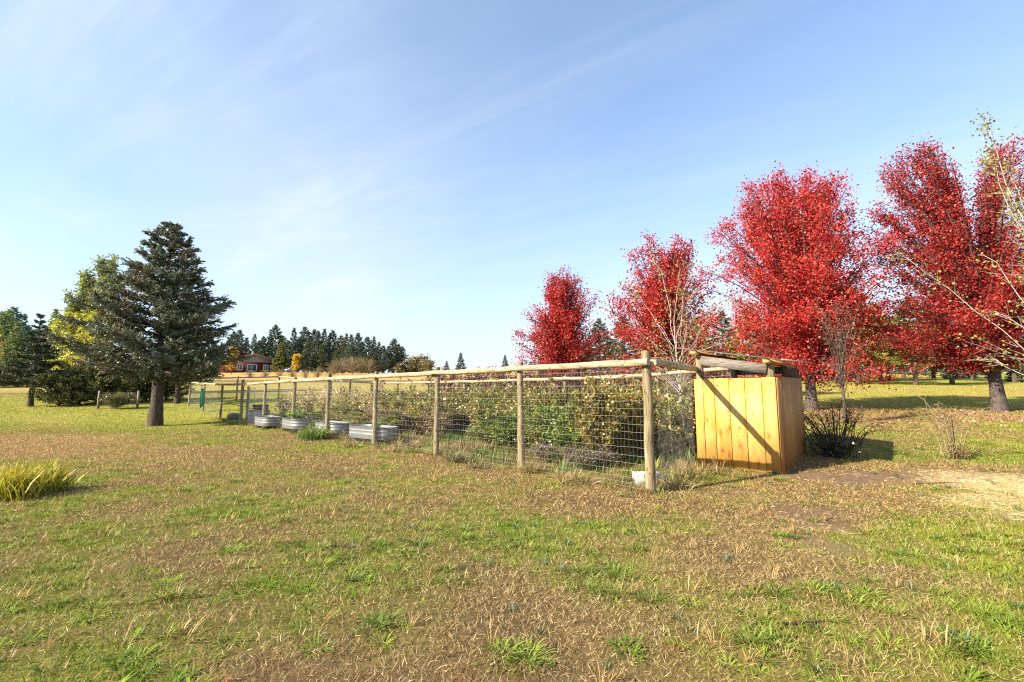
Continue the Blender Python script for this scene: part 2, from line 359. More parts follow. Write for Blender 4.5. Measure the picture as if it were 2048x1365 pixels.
t = np.linspace(-.45, 1, NY); ys = 7.0*np.sinh(t*6.2)/1.0; ys = np.where(t < 0, ys*.6, ys)
X, Y = np.meshgrid(xs, ys); Z = hgt(X, Y)
b = MB(); i = np.arange(NY-1)[:, None]*NX; j = np.arange(NX-1)[None]
b.add(np.stack([X, Y, Z], -1).reshape(-1, 3), np.stack([i+j, i+j+1, i+NX+j+1, i+NX+j], -1).reshape(-1, 4), None, ground_col(X.ravel(), Y.ravel()))
def m_ground():
    t = MT('ground'); a = t.new('VertexColor'); a.layer_name = 'Col'; v = t.coord('Object', (1, 1, 1))
    f = t.noise(v, 9, 8, .7); m = t.noise(v, 1.7, 5, .6); fine = t.noise(v, 60, 3, .6)
    c = t.mix(1., a.outputs[0], t.ramp(f, [(.25, (.55, .52, .50)), (.5, (1, 1, 1)), (.8, (1.35, 1.28, 1.15))]), 'MULTIPLY')
    c = t.mix(1., c, t.ramp(fine, [(.3, (.7, .68, .66)), (.65, (1.15, 1.13, 1.1))]), 'MULTIPLY')
    c = t.mix(1., c, t.ramp(m, [(.3, (.86, .84, .80)), (.7, (1.12, 1.12, 1.06))]), 'MULTIPLY')
    return t.bsdf(c, .97, 0, f, .5, .03, spec=.1)
obj('ground', b.mesh('ground', True), m_ground(), kind='structure')
# ---------------------------------------------------------------- grass: real blades, thinning out with distance
def scatter(n, y0, y1, p, q0=-1.2, q1=1.2):
    yy = np.linspace(y0, y1, 4000); pdf = yy*np.minimum(1, (4/yy))**p; cdf = np.cumsum(pdf); cdf /= cdf[-1]
    y = np.interp(rng.random(n), cdf, yy); x = rng.uniform(q0, q1, n)*y*1.0; return x, y
FENCE0 = np.array([2.22, 7.28])
def tilt_dirs(n, lo, hi):
    a = rng.uniform(0, 2*math.pi, n); e = np.radians(rng.uniform(lo, hi, n))
    return np.stack([np.cos(a)*np.cos(e), np.sin(a)*np.cos(e), np.sin(e)], 1)
x, y = scatter(1000000, 2.05, 50, 1.5)
g, ba, stw, li, n1, n2, n3 = masks(x, y)
clump = fbm(x, y, .16, 91, 2)
keep = rng.random(len(x)) < (1-.97*ba)*(.5+.95*clump)*np.where(y > 22, .9, 1)
x, y, g, ba, stw, li, n1, n2, n3, clump = [a[keep] for a in (x, y, g, ba, stw, li, n1, n2, n3, clump)]
n = len(x); isg = rng.random(n) < np.clip((g-.10)*1.15*(.3+1.4*clump), 0, .97)
D = np.where(isg[:, None], tilt_dirs(n, 15, 75), tilt_dirs(n, 4, 60))
ln = np.where(isg, rng.uniform(.022, .062, n)*(.7+.6*g), rng.uniform(.02, .065, n))*(1+.012*y)
wd = rng.uniform(.7, 1.3, n)*(np.where(isg, .0038, .0018)+.0005*y)
S, _ = frame(D, rng)
rv = rng.random((n, 1)); kind = rng.random(n)
cg = GRN*(1-rv)+GRN2*rv; cg = cg*(.75+.6*rng.random((n, 1)))
yel = np.clip(smooth(.35, .65, n3)+smooth(8, 20, y)*.5, 0, 1)[:, None]; cg = cg*(1-.55*yel)+.55*yel*np.array([.40, .36, .055])
cd = np.where(kind[:, None] < .42, (DRY*smooth(4, 8, y)[:, None]+np.array([.50, .38, .17])*(1-smooth(4, 8, y)[:, None]))*(.65+.7*rv), np.where(kind[:, None] < .82, BROWN*(.75+.6*rv), np.array([.58, .45, .22])*(.7+.4*rv)))
cd = cd*(1-.6*stw[:, None])+.6*stw[:, None]*STRAW
dryz = (smooth(9, 12, y)*(1-smooth(17, 20, y))*smooth(-.4, -.9, x/y))[:, None]
cd = cd*(1-.6*dryz)+.6*dryz*np.array([.70, .45, .18])
ltz = li[:, None]*.3; cd = cd*(1-ltz)+ltz*np.array([.50, .26, .15])
col = np.where(isg[:, None], cg, cd)
P = np.stack([x, y, hgt(x, y)-.004+np.where(isg, 0, rng.uniform(0, .018, n))], 1)
gb = MB(); gb.blades(P, D*ln[:, None], S, wd, col, col*1.15)
# bright coarse clumps (rosettes of broader arching blades)
def clumps(mb, cx, cy, nb, lnr, wdr, base, tip, lo=20, hi=70, bend=.45, rad=.03):
    m = len(cx)*nb; I = np.repeat(np.arange(len(cx)), nb)
    D = tilt_dirs(m, lo, hi); hd = D.copy(); hd[:, 2] = 0; hd = unit(hd)
    sc_ = (rng.uniform(.6, 1.25, len(cx)))[I]; l_ = rng.uniform(*lnr, m)*sc_; w_ = rng.uniform(*wdr, m)
    r_ = (rad*np.sqrt(rng.random(m))*sc_)[:, None]
    P = np.stack([cx[I], cy[I], hgt(cx, cy)[I]-.006], 1)+hd*r_
    mid = P+D*l_[:, None]*.55; D2 = unit(D+np.array([0, 0, -bend*1.5])+.25*hd); tipp = mid+D2*l_[:, None]*.5
    S = unit(np.cross(D, np.array([0, 0, 1.]))); h = (w_*.5)[:, None]
    V = np.stack([P-S*h*.6, P+S*h*.6, mid+S*h, mid-S*h, tipp], 1).reshape(-1, 3)
    k = np.arange(m)*5; tone = (rng.uniform(.7, 1.35, len(cx)))[I][:, None]*rng.uniform(.8, 1.2, (m, 1)); mixr = (rng.random(len(cx))[I])[:, None]
    c0 = (np.asarray(base[0])*(1-mixr)+np.asarray(base[1])*mixr)*tone
    c = np.stack([c0*.7, c0*.7, c0, c0, c0*.6+.4*np.asarray(tip)], 1).reshape(-1, 3)
    mb.add(V, np.stack([k, k+1, k+2, k+3], 1), np.stack([k+3, k+2, k+4], 1), c)
cx, cy = scatter(4400, 2.1, 17, .6)
g_, b_, s_, *_ = masks(cx, cy); k = rng.random(len(cx)) < np.clip(.22+1.1*(g_-.2), 0, 1)*(1-b_); cx, cy = cx[k], cy[k]
clumps(gb, cx, cy, 32, (.05, .14), (.005, .0105), ((.26, .36, .022), (.10, .21, .014)), (.42, .42, .07), 4, 46, .3)
# spots where the photograph has conspicuous tufts
sp = [(690, 1120), (640, 1135), (750, 1090), (770, 1240), (1020, 1310), (1060, 1315), (1170, 1180), (1040, 1095), (930, 1060), (1085, 1100), (960, 1080), (1310, 1205), (1240, 1190), (1270, 1100), (1340, 1040), (1630, 1180), (1610, 1175), (1700, 1200), (1740, 1195), (1500, 1280), (1530, 1275), (1930, 1290), (1950, 1300), (1550, 1190), (2010, 1250), (450, 1110), (480, 1005), (570, 1045), (600, 1110), (850, 1090), (1590, 1075), (470, 965), (700, 1160), (1580, 965), (1560, 962), (320, 1200), (840, 1060), (1800, 1110), (1950, 1105), (1230, 1150), (1150, 1150)]
pts = np.array([G(a, c_) for a, c_ in sp]); 
for rep in range(3):
    jx = rng.normal(0, .05, pts.shape)*(rep > 0)*1.6; clumps(gb, pts[:, 0]+jx[:, 0], pts[:, 1]+jx[:, 1], 48, (.06, .15), (.0055, .010), ((.28, .35, .04), (.12, .22, .025)), (.46, .44, .12), 5, 52, .28, .05)
# bluish fescue cushions and dry tufts
cx, cy = scatter(110, 2.6, 9.5, .4, -.4, 1.1); clumps(gb, cx, cy, 34, (.04, .10), (.003, .006), ((.07, .14, .075), (.10, .17, .06)), (.2, .25, .12), 25, 80, .1, .03)
cx, cy = scatter(560, 2.1, 15, .8); clumps(gb, cx, cy, 16, (.06, .16), (.003, .006), ((.58, .38, .14), (.42, .26, .10)), (.66, .46, .2), 25, 80, .2, .03)
cx, cy = scatter(300, 2.1, 7, .3); clumps(gb, cx, cy, 16, (.04, .09), (.004, .008), ((.34, .13, .05), (.28, .13, .06)), (.4, .2, .08), 10, 50, .2, .04)
obj('grass', gb.mesh('grass'), MAT['grass'], kind='stuff', label='patchy dry and green lawn grass over the field', cat='grass')
# straw and chaff on the trodden soil, fallen leaves
x, y = scatter(60000, 4.5, 13, .3, .25, 1.25); g, ba, stw, li, *_ = masks(x, y)
k = rng.random(len(x)) < np.clip(stw*1.1+.05*ba, 0, 1); x, y = x[k], y[k]; n = len(x)
D = tilt_dirs(n, -3, 12); S, _ = frame(D, rng); sb = MB()
sb.blades(np.stack([x, y, hgt(x, y)+.006+rng.random(n)*.012], 1), D*rng.uniform(.04, .12, (n, 1)), S, .0075, STRAW*rng.uniform(.7, 1.15, (n, 1)))
obj('straw', sb.mesh('straw'), MAT['grass'], kind='stuff', label='pale straw scattered over the bare soil right of the shed', cat='straw')
x, y = scatter(5000, 14, 25, .0, .25, 1.2); g, ba, stw, li, *_ = masks(x, y); k = rng.random(len(x)) < li; x, y = x[k], y[k]
x2, y2 = scatter(80, 2.5, 13, .3); x = np.r_[x, x2]; y = np.r_[y, y2]; n = len(x)
D = tilt_dirs(n, -10, 35); S, Nn = frame(D, rng); lb = MB()
pal = np.array([[.46, .13, .11], [.56, .30, .24], [.46, .24, .12], [.62, .44, .28], [.34, .16, .11]]); c = pal[rng.integers(0, 5, n)]*rng.uniform(.7, 1.2, (n, 1))
sz = np.where(y > 13.5, .10, .036)*rng.uniform(.7, 1.2, n)
lb.leaves(np.stack([x, y, hgt(x, y)+.015], 1), D, S, Nn, sz, sz*.9, c)
obj('fallen_leaves', lb.mesh('fallen_leaves'), MAT['leaf'], kind='stuff', label='red and brown maple leaves fallen on the ground', cat='leaves')
# ---------------------------------------------------------------- shed
def U(a): a = np.asarray(a, float); return a/np.linalg.norm(a)
gA, gB, gC = G(1396, 931), G(1564, 952), G(1613, 918)
A_ = np.array([*gA, 0.]); B_ = np.array([*gB, 0.]); C_ = np.array([*gC, 0.])
C_[:2] = B_[:2]+(C_[:2]-B_[:2]); A_, C_ = A_-B_, C_-B_
shed = empty('shed', tuple(B_), label='small wooden shed of new golden boards with slanting roof at fence corner', cat='shed')
e1 = U(A_); e2 = U(C_); LA = np.linalg.norm(A_); LC = np.linalg.norm(C_); UP = np.array([0, 0, 1.])
n1_ = np.cross(e1, UP); n1_ = n1_ if np.dot(n1_, e2) < 0 else -n1_     # outward of the front
n2_ = np.cross(e2, UP); n2_ = n2_ if np.dot(n2_, e1) < 0 else -n2_     # outward of the side
ZB0, ZB1 = .03, 1.90
def board(name, p, e, n, wdt, mat, z0, z1, par=shed, th=.022):
    mb = MB(); c = p+e*wdt/2+UP*(z0+z1)/2; ch = .006
    # board with eased vertical edges
    pr = [(-wdt/2, -th/2), (-wdt/2, th/2-ch), (-wdt/2+ch, th/2), (wdt/2-ch, th/2), (wdt/2, th/2-ch), (wdt/2, -th/2)]
    V = [c+e*a+n*b_+UP*s*(z1-z0)/2 for s in (-1, 1) for a, b_ in pr]; m = 6
    q = [(k, (k+1) % m, m+(k+1) % m, m+k) for k in range(m)]+[(m, m+1, m+4, m+5), (m+1, m+2, m+3, m+4), (5, 4, 1, 0), (4, 3, 2, 1)]
    if np.dot(np.cross(e, n), UP) > 0: q = [a[::-1] for a in q]
    mb.add(V, q); return obj(name, mb.mesh(name), mat, par)
rr = random.Random(4)
fw = [.19, .235, .30, .30, .31, .245]; tot = sum(fw); p = A_.copy()
for k, wv in enumerate(fw):
    wv = wv/tot*LA; board('board', p+n1_*(.003*(k % 2)+rr.uniform(0, .003)), -e1, n1_, wv-.009, MAT['board'], ZB0+rr.uniform(-.01, .02), ZB1+rr.uniform(-.006, .006)); p = p-e1*wv
ns = 10
for k in range(ns):
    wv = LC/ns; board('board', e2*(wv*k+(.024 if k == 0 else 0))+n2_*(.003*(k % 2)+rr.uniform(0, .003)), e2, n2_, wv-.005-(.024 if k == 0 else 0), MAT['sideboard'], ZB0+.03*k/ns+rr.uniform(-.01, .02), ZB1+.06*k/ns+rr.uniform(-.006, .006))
# far sides (behind): closed with boards too
D_ = A_+C_
for k in range(5):
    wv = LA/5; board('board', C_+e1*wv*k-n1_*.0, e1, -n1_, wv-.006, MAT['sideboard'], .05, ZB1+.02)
def roofz(p):                                     # height of the rafters' underside over a plan point
    return 2.16+.30*np.dot(p, e1)/LA+.02*np.dot(p, e2)/LC
def log(p, r, z0, z1, par=shed, n=12, name='post'):
    mb = MB(); zz = np.linspace(z0, z1, 6)
    mb.tube([p+np.array([0, 0, z]) for z in zz], r*np.array([1.04, 1.02, 1, .99, .985, .98]), n); return obj(name, mb.mesh(name, False), MAT['post'], par)
inn = lambda p, a, b_: p+e1*a+e2*b_
for p_ in (inn(np.zeros(3), .12, .13), inn(A_, -.10, .12), inn(C_, .12, -.14), inn(D_, -.12, -.14)):
    log(p_, .082, 0, roofz(p_)-.004)
for nm, p0 in (('rafter', inn(np.zeros(3), .13, 0)), ('rafter', inn(A_, -.06, 0))):
    z = roofz(p0)+.045; mb = MB(); a = p0-e2*.16; bb = p0+e2*(LC+.06)
    ux = e1*.06; mb.box((a+bb)/2+UP*z, (bb-a)/2, ux, UP*.040); obj(nm, mb.mesh(nm), MAT['rafter'], shed)
# weathered beam across the front between the posts, brown panel under the roof with its shade painted in
p0, p1 = inn(np.zeros(3), .16, .02), inn(A_, -.16, .02); mb = MB()
dv = (p1-p0); dv[2] = roofz(p1)-roofz(p0); upv = U(np.cross(np.cross(dv, UP), dv)); upv = upv if upv[2] > 0 else -upv
mb.box((p0+p1)/2+UP*((roofz(p0)+roofz(p1))/2-.115), dv/2, n1_*.02, upv*.10); obj('beam', mb.mesh('beam'), MAT['greyboard'], shed, label='grey weathered beam under the roof')
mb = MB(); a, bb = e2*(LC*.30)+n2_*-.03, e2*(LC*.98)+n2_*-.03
mb.box((a+bb)/2+UP*2.06, (bb-a)/2, n2_*.012, UP*.115); obj('panel', mb.mesh('panel'), MAT['shadeboard'], shed, label='brown panel in the gap under the eave, its shade painted in')
mb = MB(); a, bb = inn(C_, .1, -.03), inn(D_, -.1, -.03); dv = (bb-a)
mb.box((a+bb)/2+UP*2.16, dv/2, e2*.02, UP*.09); obj('beam', mb.mesh('beam'), MAT['greyboard'], shed)
# roof sheet: thin, sloping down to the right, with overhangs
mb = MB(); corners = [(-.16, -.20), (LA+.40, -.20), (LA+.40, LC+.30), (-.16, LC+.42)]
bt = [e1*a+e2*c_ for a, c_ in corners]; V = []
for dz in (.094, .118): V += [q_+UP*(roofz(q_)+dz) for q_ in bt]
mb.add(V, [(0, 1, 2, 3), (7, 6, 5, 4)]+[(k, 4+k, 4+(k+1) % 4, (k+1) % 4) for k in range(4)]); obj('roof', mb.mesh('roof'), MAT['roofsheet'], shed)
mb = MB(); a = bt[0]*1.0; bb = bt[3]*1.0          # pale drip edge along the low eave
mb.box((a+bb)/2+UP*((roofz(a)+roofz(bb))/2+.106)+n2_*.012, (bb-a)/2+UP*(roofz(bb)-roofz(a))/2, n2_*.010, UP*.016); obj('drip_edge', mb.mesh('drip_edge'), MAT['trim'], shed)
# ---------------------------------------------------------------- garden fence
FD = np.array([-.697, .717, 0]); PD = np.array([.717, .697, 0])
P1 = np.array([*G(1302, 985), 0.]); SPAN = 3.04; DEPTH = 6.5; RH = 2.10
fence = empty('garden_fence', tuple(P1), label='tall log post and rail garden fence with wire mesh', cat='fence')
fl = lambda s, t_: FD*s+PD*t_                        # fence-local plan point
def gz(p): return H1(p[0]+P1[0], p[1]+P1[1])
def lpost(p, h=2.30, r=.072, lean=0.):
    mb = MB(); zz = np.linspace(-.05, h, 7); j = rng.normal(0, .004, (7, 2)); ax = rng.normal(0, .012)
    mb.tube([(j[k, 0]+lean*z, j[k, 1]+ax*z*.3, z) for k, z in enumerate(zz)], r*(1.06-.09*zz/h), 12)
    o = obj('post', mb.mesh('post'), MAT['post'], fence, (p[0], p[1], gz(p)), rng.uniform(0, 6)); return o
def rail(a, c_, r=.062, name='rail', ext=.0, mat='rail'):
    a = np.asarray(a, float); c_ = np.asarray(c_, float); dv = c_-a; Ln = np.linalg.norm(dv); mb = MB(); m = 9
    xs_ = np.linspace(-ext, Ln+ext, m); w_ = rng.normal(0, .006, (m, 2)); mb.tube(np.stack([xs_, w_[:, 0], w_[:, 1]-.010*np.sin(np.linspace(0, math.pi, m))], 1), r*(1+.05*np.sin(np.linspace(.5, 2.9, m)))*np.linspace(1.03, .97, m), 12)
    o = obj(name, mb.mesh(name), MAT[mat], fence, tuple(a)); d = Vector(dv).normalized(); o.rotation_euler = (0, -math.asin(d.z), math.atan2(d.y, d.x)); return o
WM = {}
def wiremesh(Ln, h):
    key = (round(Ln, 2), round(h, 2))
    if key in WM: return WM[key]
    mb = MB(); r_ = .0017
    zs = np.r_[.03, .10, .18, np.arange(.29, h-.02, .128)]; 
    for z in zs:
        xx = np.linspace(0, Ln, 13); mb.tube(np.stack([xx, rng.normal(0, .006, 13)*0, z+rng.normal(0, .004, 13)], 1), r_, 3, cap=False)
    for xv in np.arange(.035, Ln, .075):
        zz = np.array([0, h*.33, h*.66, h]); mb.tube(np.stack([xv+rng.normal(0, .004, 4), np.full(4, .003), zz], 1), r_*.62, 3, cap=False)
    WM[key] = mb.mesh('wire_panel'); return WM[key]
def wires(a, c_, h=2.0):
    d = c_-a; Ln = np.linalg.norm(d[:2]); o = obj('wire_panel', wiremesh(Ln, h), MAT['wire'], fence, (a[0], a[1], (gz(a)+gz(c_))/2+.02), math.atan2(d[1], d[0])); return o
sfront = [0.]; 
for u_ in (1042, 872, 748, 653, 585, 526, 481, 440, 405, 376):     # posts along the front line
    q_ = (u_-1024)/FPX*CT*1.0; p0 = P1[:2]; d0 = FD[:2]; kk = (u_-1024)/FPX
    # solve (p0x+s dx) = kk*((p0y+s dy)*CT-EYE*ST)
    s_ = (kk*(p0[1]*CT-EYE*ST)-p0[0])/(d0[0]-kk*d0[1]*CT); sfront.append(s_)
FRONT = [fl(s_, 0) for s_ in sfront]
tops = [2.30, 2.24, 2.25, 2.26, 2.28, 2.26, 2.24, 2.42, 2.15, 2.25, 2.25]
for k, p_ in enumerate(FRONT): lpost(p_, tops[k], .078 if k in (0, 7) else .068, 0)
off = -PD*.125                                       # rails sit on the outer face of the posts
for k in range(len(FRONT)-1):
    rail(FRONT[k]+off+UP*(RH+gz(FRONT[k])*.5), FRONT[k+1]+off+UP*(RH+gz(FRONT[k+1])*.5), .060, ext=.10 if k == 0 else .004)
    if k not in (7,): wires(FRONT[k]-PD*.07, FRONT[k+1]-PD*.07, 2.02)
# short side up to the shed, the back line and the far end
sideend = (A_+B_-P1)+e1*.06-e2*.02; sideend[2] = 0
rail(FRONT[0]+FD*-.11+UP*(RH+.0), sideend+FD*-.11-U(sideend)*.0+UP*(RH+.03), .060, ext=.02)
wires(FRONT[0]-FD*.07, sideend-FD*.02-U(sideend)*.05, 2.02)
back = [fl(.95+SPAN*k, DEPTH) for k in range(0, 10)]
for p_ in back: lpost(p_, 2.22, .066)
for k in range(9):
    a, c_ = back[k], back[k+1]; rail(a-PD*.12+UP*(gz(a)+RH+.02), c_-PD*.12+UP*(gz(c_)+RH+.02), .058, ext=.004); wires(a, c_, 2.02)
e0 = FRONT[-1]; e9 = fl(sfront[-1], DEPTH); em = (e0+e9)/2; lpost(e9, 2.2, .066); lpost(em, 2.2, .066)
rail(e0+FD*.12+UP*(gz(e0)+RH), e9+FD*.12+UP*(gz(e9)+RH), .058); wires(e0, em, 2.0); wires(em, e9, 2.0)
a, c_ = back[-1], e9; rail(a-PD*.12+UP*(gz(a)+RH), c_-PD*.12+UP*(gz(c_)+RH), .058); wires(a, c_, 2.0)
gl = FRONT[7]+PD*.28; lpost(gl, 2.05, .058)       # gate side post
FW = lambda s, t_: tuple((P1+fl(s, t_))[:2])          # fence coordinates to the world
def on(p, dz=0.): return (p[0], p[1], H1(p[0], p[1])+dz)
# gate of white pipe standing open behind the gap
s7 = (sfront[7]+sfront[8])/2
gt = empty('pipe_gate', on(FW(sfront[7]+.5, .75)), math.atan2(FD[1], FD[0]), label='white pipe gate frame standing in the garden entrance', cat='gate')
for nm, pp in (('upright', [(0, 0, 0), (.02, 0, 1.95)]), ('upright', [(1.0, 0, 0), (1.0, 0, 1.95)]), ('crossbar', [(.02, 0, 1.93), (1.0, 0, 1.93)]), ('crossbar', [(.01, 0, .92), (1.0, 0, .92)])):
    mb = MB(); mb.tube(np.linspace(pp[0], pp[1], 3), .024, 8); obj(nm, mb.mesh(nm), MAT['pipe'], gt)
# green hose in loops over the fence
hp = P1+FRONT[9]; hp = P1+FD*(sfront[9]-.42)-PD*.20
hz = empty('garden_hose', (hp[0], hp[1], H1(hp[0], hp[1])), math.atan2(FD[1], FD[0]), label='green garden hose hung in long loops on the fence', cat='hose')
for k in range(6):
    tt = np.linspace(0, 2*math.pi, 30); hh = 1.45-.02*k; rw = .17+.025*(k % 3)
    mb = MB(); mb.tube(np.stack([rw*np.cos(tt)*(1-.25*np.sin(tt)), np.full(30, -.03*k+.06), .98+(hh*.5-.02*k)*np.sin(tt)*.98], 1), .017, 6, cap=False)
    obj('hose_loop', mb.mesh('hose_loop', True), MAT['hoselight' if k == 4 else 'hose'], hz)
# ---------------------------------------------------------------- galvanised stock tanks
def racetrack(a, b_, n=36):                         # outline with straight sides
    an = np.arange(n)/n*2*math.pi; r_ = b_; c = np.cos(an); s = np.sin(an)
    return np.stack([r_*c+np.sign(c)*(a-b_)*np.minimum(1, abs(c)*6), r_*s], 1)
def tank(loc, rotz, a, b_, h, label, fill=.86):
    t_ = empty('stock_tank', loc, rotz, label=label, cat='stock tank', group='galvanised tanks in the garden')
    prof = [(.96, 0), (.975, .03), (.975, .30), (.99, .34), (1.0, .37), (.99, .40), (.975, .44), (.975, .60), (.99, .64), (1.0, .67), (.99, .70), (.98, .74), (.985, .95), (1.005, .96), (1.02, .98), (1.005, 1.0), (.975, .99), (.965, .95), (.955, .80)]
    o = racetrack(a, b_); n = len(o); V = []
    for k, z in prof: V.append(np.c_[o*np.array([1-(1-k)*b_/a, k]), np.full(n, z*h)])
    i = np.arange(len(prof)-1)[:, None]*n; j = np.arange(n)[None]; kk = (j+1) % n
    mb = MB(); mb.add(np.concatenate(V), np.stack([i+j, i+kk, i+n+kk, i+n+j], -1).reshape(-1, 4)); obj('tank_wall', mb.mesh('tank_wall', True), MAT['galv'], t_)
    mb = MB(); mb.add(np.r_[np.c_[o*.955, np.full(n, fill*h)], [[0, 0, fill*h+.03]]], None, [(k, (k+1) % n, n) for k in range(n)]); obj('soil', mb.mesh('soil'), MAT['soil'], t_)
    for sx in (-1, 1):
        mb = MB(); mb.box((sx*a*.55, 0, -.07), (.19, 0, 0), (0, b_*.8, 0), (0, 0, .068)); obj('support_block', mb.mesh('support_block'), MAT['soil'], t_)
    return t_
RZ = math.atan2(FD[1], FD[0])
def tat(u_, v_, z=.14): 
    p = G(u_, v_, z); return (p[0], p[1], H1(*p)+z)
TK = [((728, 877), 1.05, .42, .38, 'galvanised oval tank on blocks nearest the front fence, its soil low', .80),
      ((648, 864), .92, .40, .36, 'galvanised tank half hidden by the tall green grass clump', .85),
      ((578, 856), .95, .42, .40, 'galvanised tank full of bright green herbs', .92),
      ((520, 850), .92, .40, .40, 'galvanised tank below the pale dry shrub near the gate', .9),
      ((925, 868), .92, .42, .34, 'galvanised tank low among grass in the middle of the garden', .85),
      ((985, 861), .92, .40, .34, 'galvanised tank farther back beside the leafy vines, only its rim showing', .85)]
tanks = []
for (uv, a, b_, h, lab, fi) in TK:
    l_ = tat(*uv, z=.14 if uv[0] < 800 else .02); l_ = (l_[0]+PD[0]*.3, l_[1]+PD[1]*.3, l_[2]); tanks.append((tank(l_, RZ+rng.normal(0, .05), a, b_, h, lab, fi), l_, h*fi))
# round tank with a black tub on it by the gate, in the spruce's shade
p = FW(sfront[7]+.25, .75+.5); q_ = on(FW(sfront[7]+.15, .95))
rt = empty('round_tank', q_, label='round grey metal tank by the gate in the shade', cat='tank')
mb = MB(); pr = [(.50, 0)]+[(.52+.012*(k % 2), .05+.04*k) for k in range(15)]+[(.54, .68), (.55, .70), (.53, .71), (.51, .66), (.50, .60), (0, .60)]
mb.lathe(pr, 30); obj('tank_wall', mb.mesh('tank_wall', True), MAT['galv'], rt)
mb = MB(); mb.tube([(-.2, -.53, .4), (-.2, -.56, .45), (.2, -.56, .45), (.2, -.53, .4)], .012, 6); obj('handle', mb.mesh('handle'), MAT['steel'], rt)
tb = empty('planting_tub', (q_[0]+.05, q_[1], q_[2]+.6), .3, label='black plastic tub standing in the round tank', cat='tub')
mb = MB(); mb.lathe([(.0, .01), (.36, .0), (.40, .36), (.43, .36), (.43, .40), (.38, .40), (.35, .3), (0, .3)], 22); obj('tub_wall', mb.mesh('tub_wall', True), MAT['blackplastic'], tb)
sb_ = on(FW(sfront[8]-.75, .55)); mb = MB(); 
an = np.arange(10)/10*2*math.pi
mb.lathe([(0, 0), (.36, 0), (.42, .12), (.41, .36), (.34, .5), (0, .52)], 11, None, 1.15, .8); me = mb.mesh('grey_boulder'); vv = np.empty(len(me.vertices)*3); me.vertices.foreach_get('co', vv); vv += rng.normal(0, .014, len(vv)); me.vertices.foreach_set('co', vv)
obj('grey_boulder', me, MAT['greyboard'], None, sb_, .4, scale=.72, label='grey boulder beside the round tank in the garden entrance', cat='boulder')
# concrete block behind the corner post
cb = G(1294, 966); 
blk = empty('concrete_block', (cb[0], cb[1], H1(*cb)-.01), .12, label='pale concrete block lying behind the corner post', cat='block')
mb = MB(); lx, ly, lz = .235, .10, .21
for (c0, h0) in (((0, -ly+.016, lz/2), (lx, .016, lz/2)), ((0, ly-.016, lz/2), (lx, .016, lz/2)), ((-lx+.017, 0, lz/2), (.017, ly-.033, lz/2-.002)), ((lx-.017, 0, lz/2), (.017, ly-.033, lz/2-.002)), ((0, 0, lz/2), (.016, ly-.033, lz/2-.002))):
    mb.box(c0, (h0[0], 0, 0), (0, h0[1], 0), (0, 0, h0[2]))
obj('block_shell', mb.mesh('block_shell'), MAT['concrete'], blk)
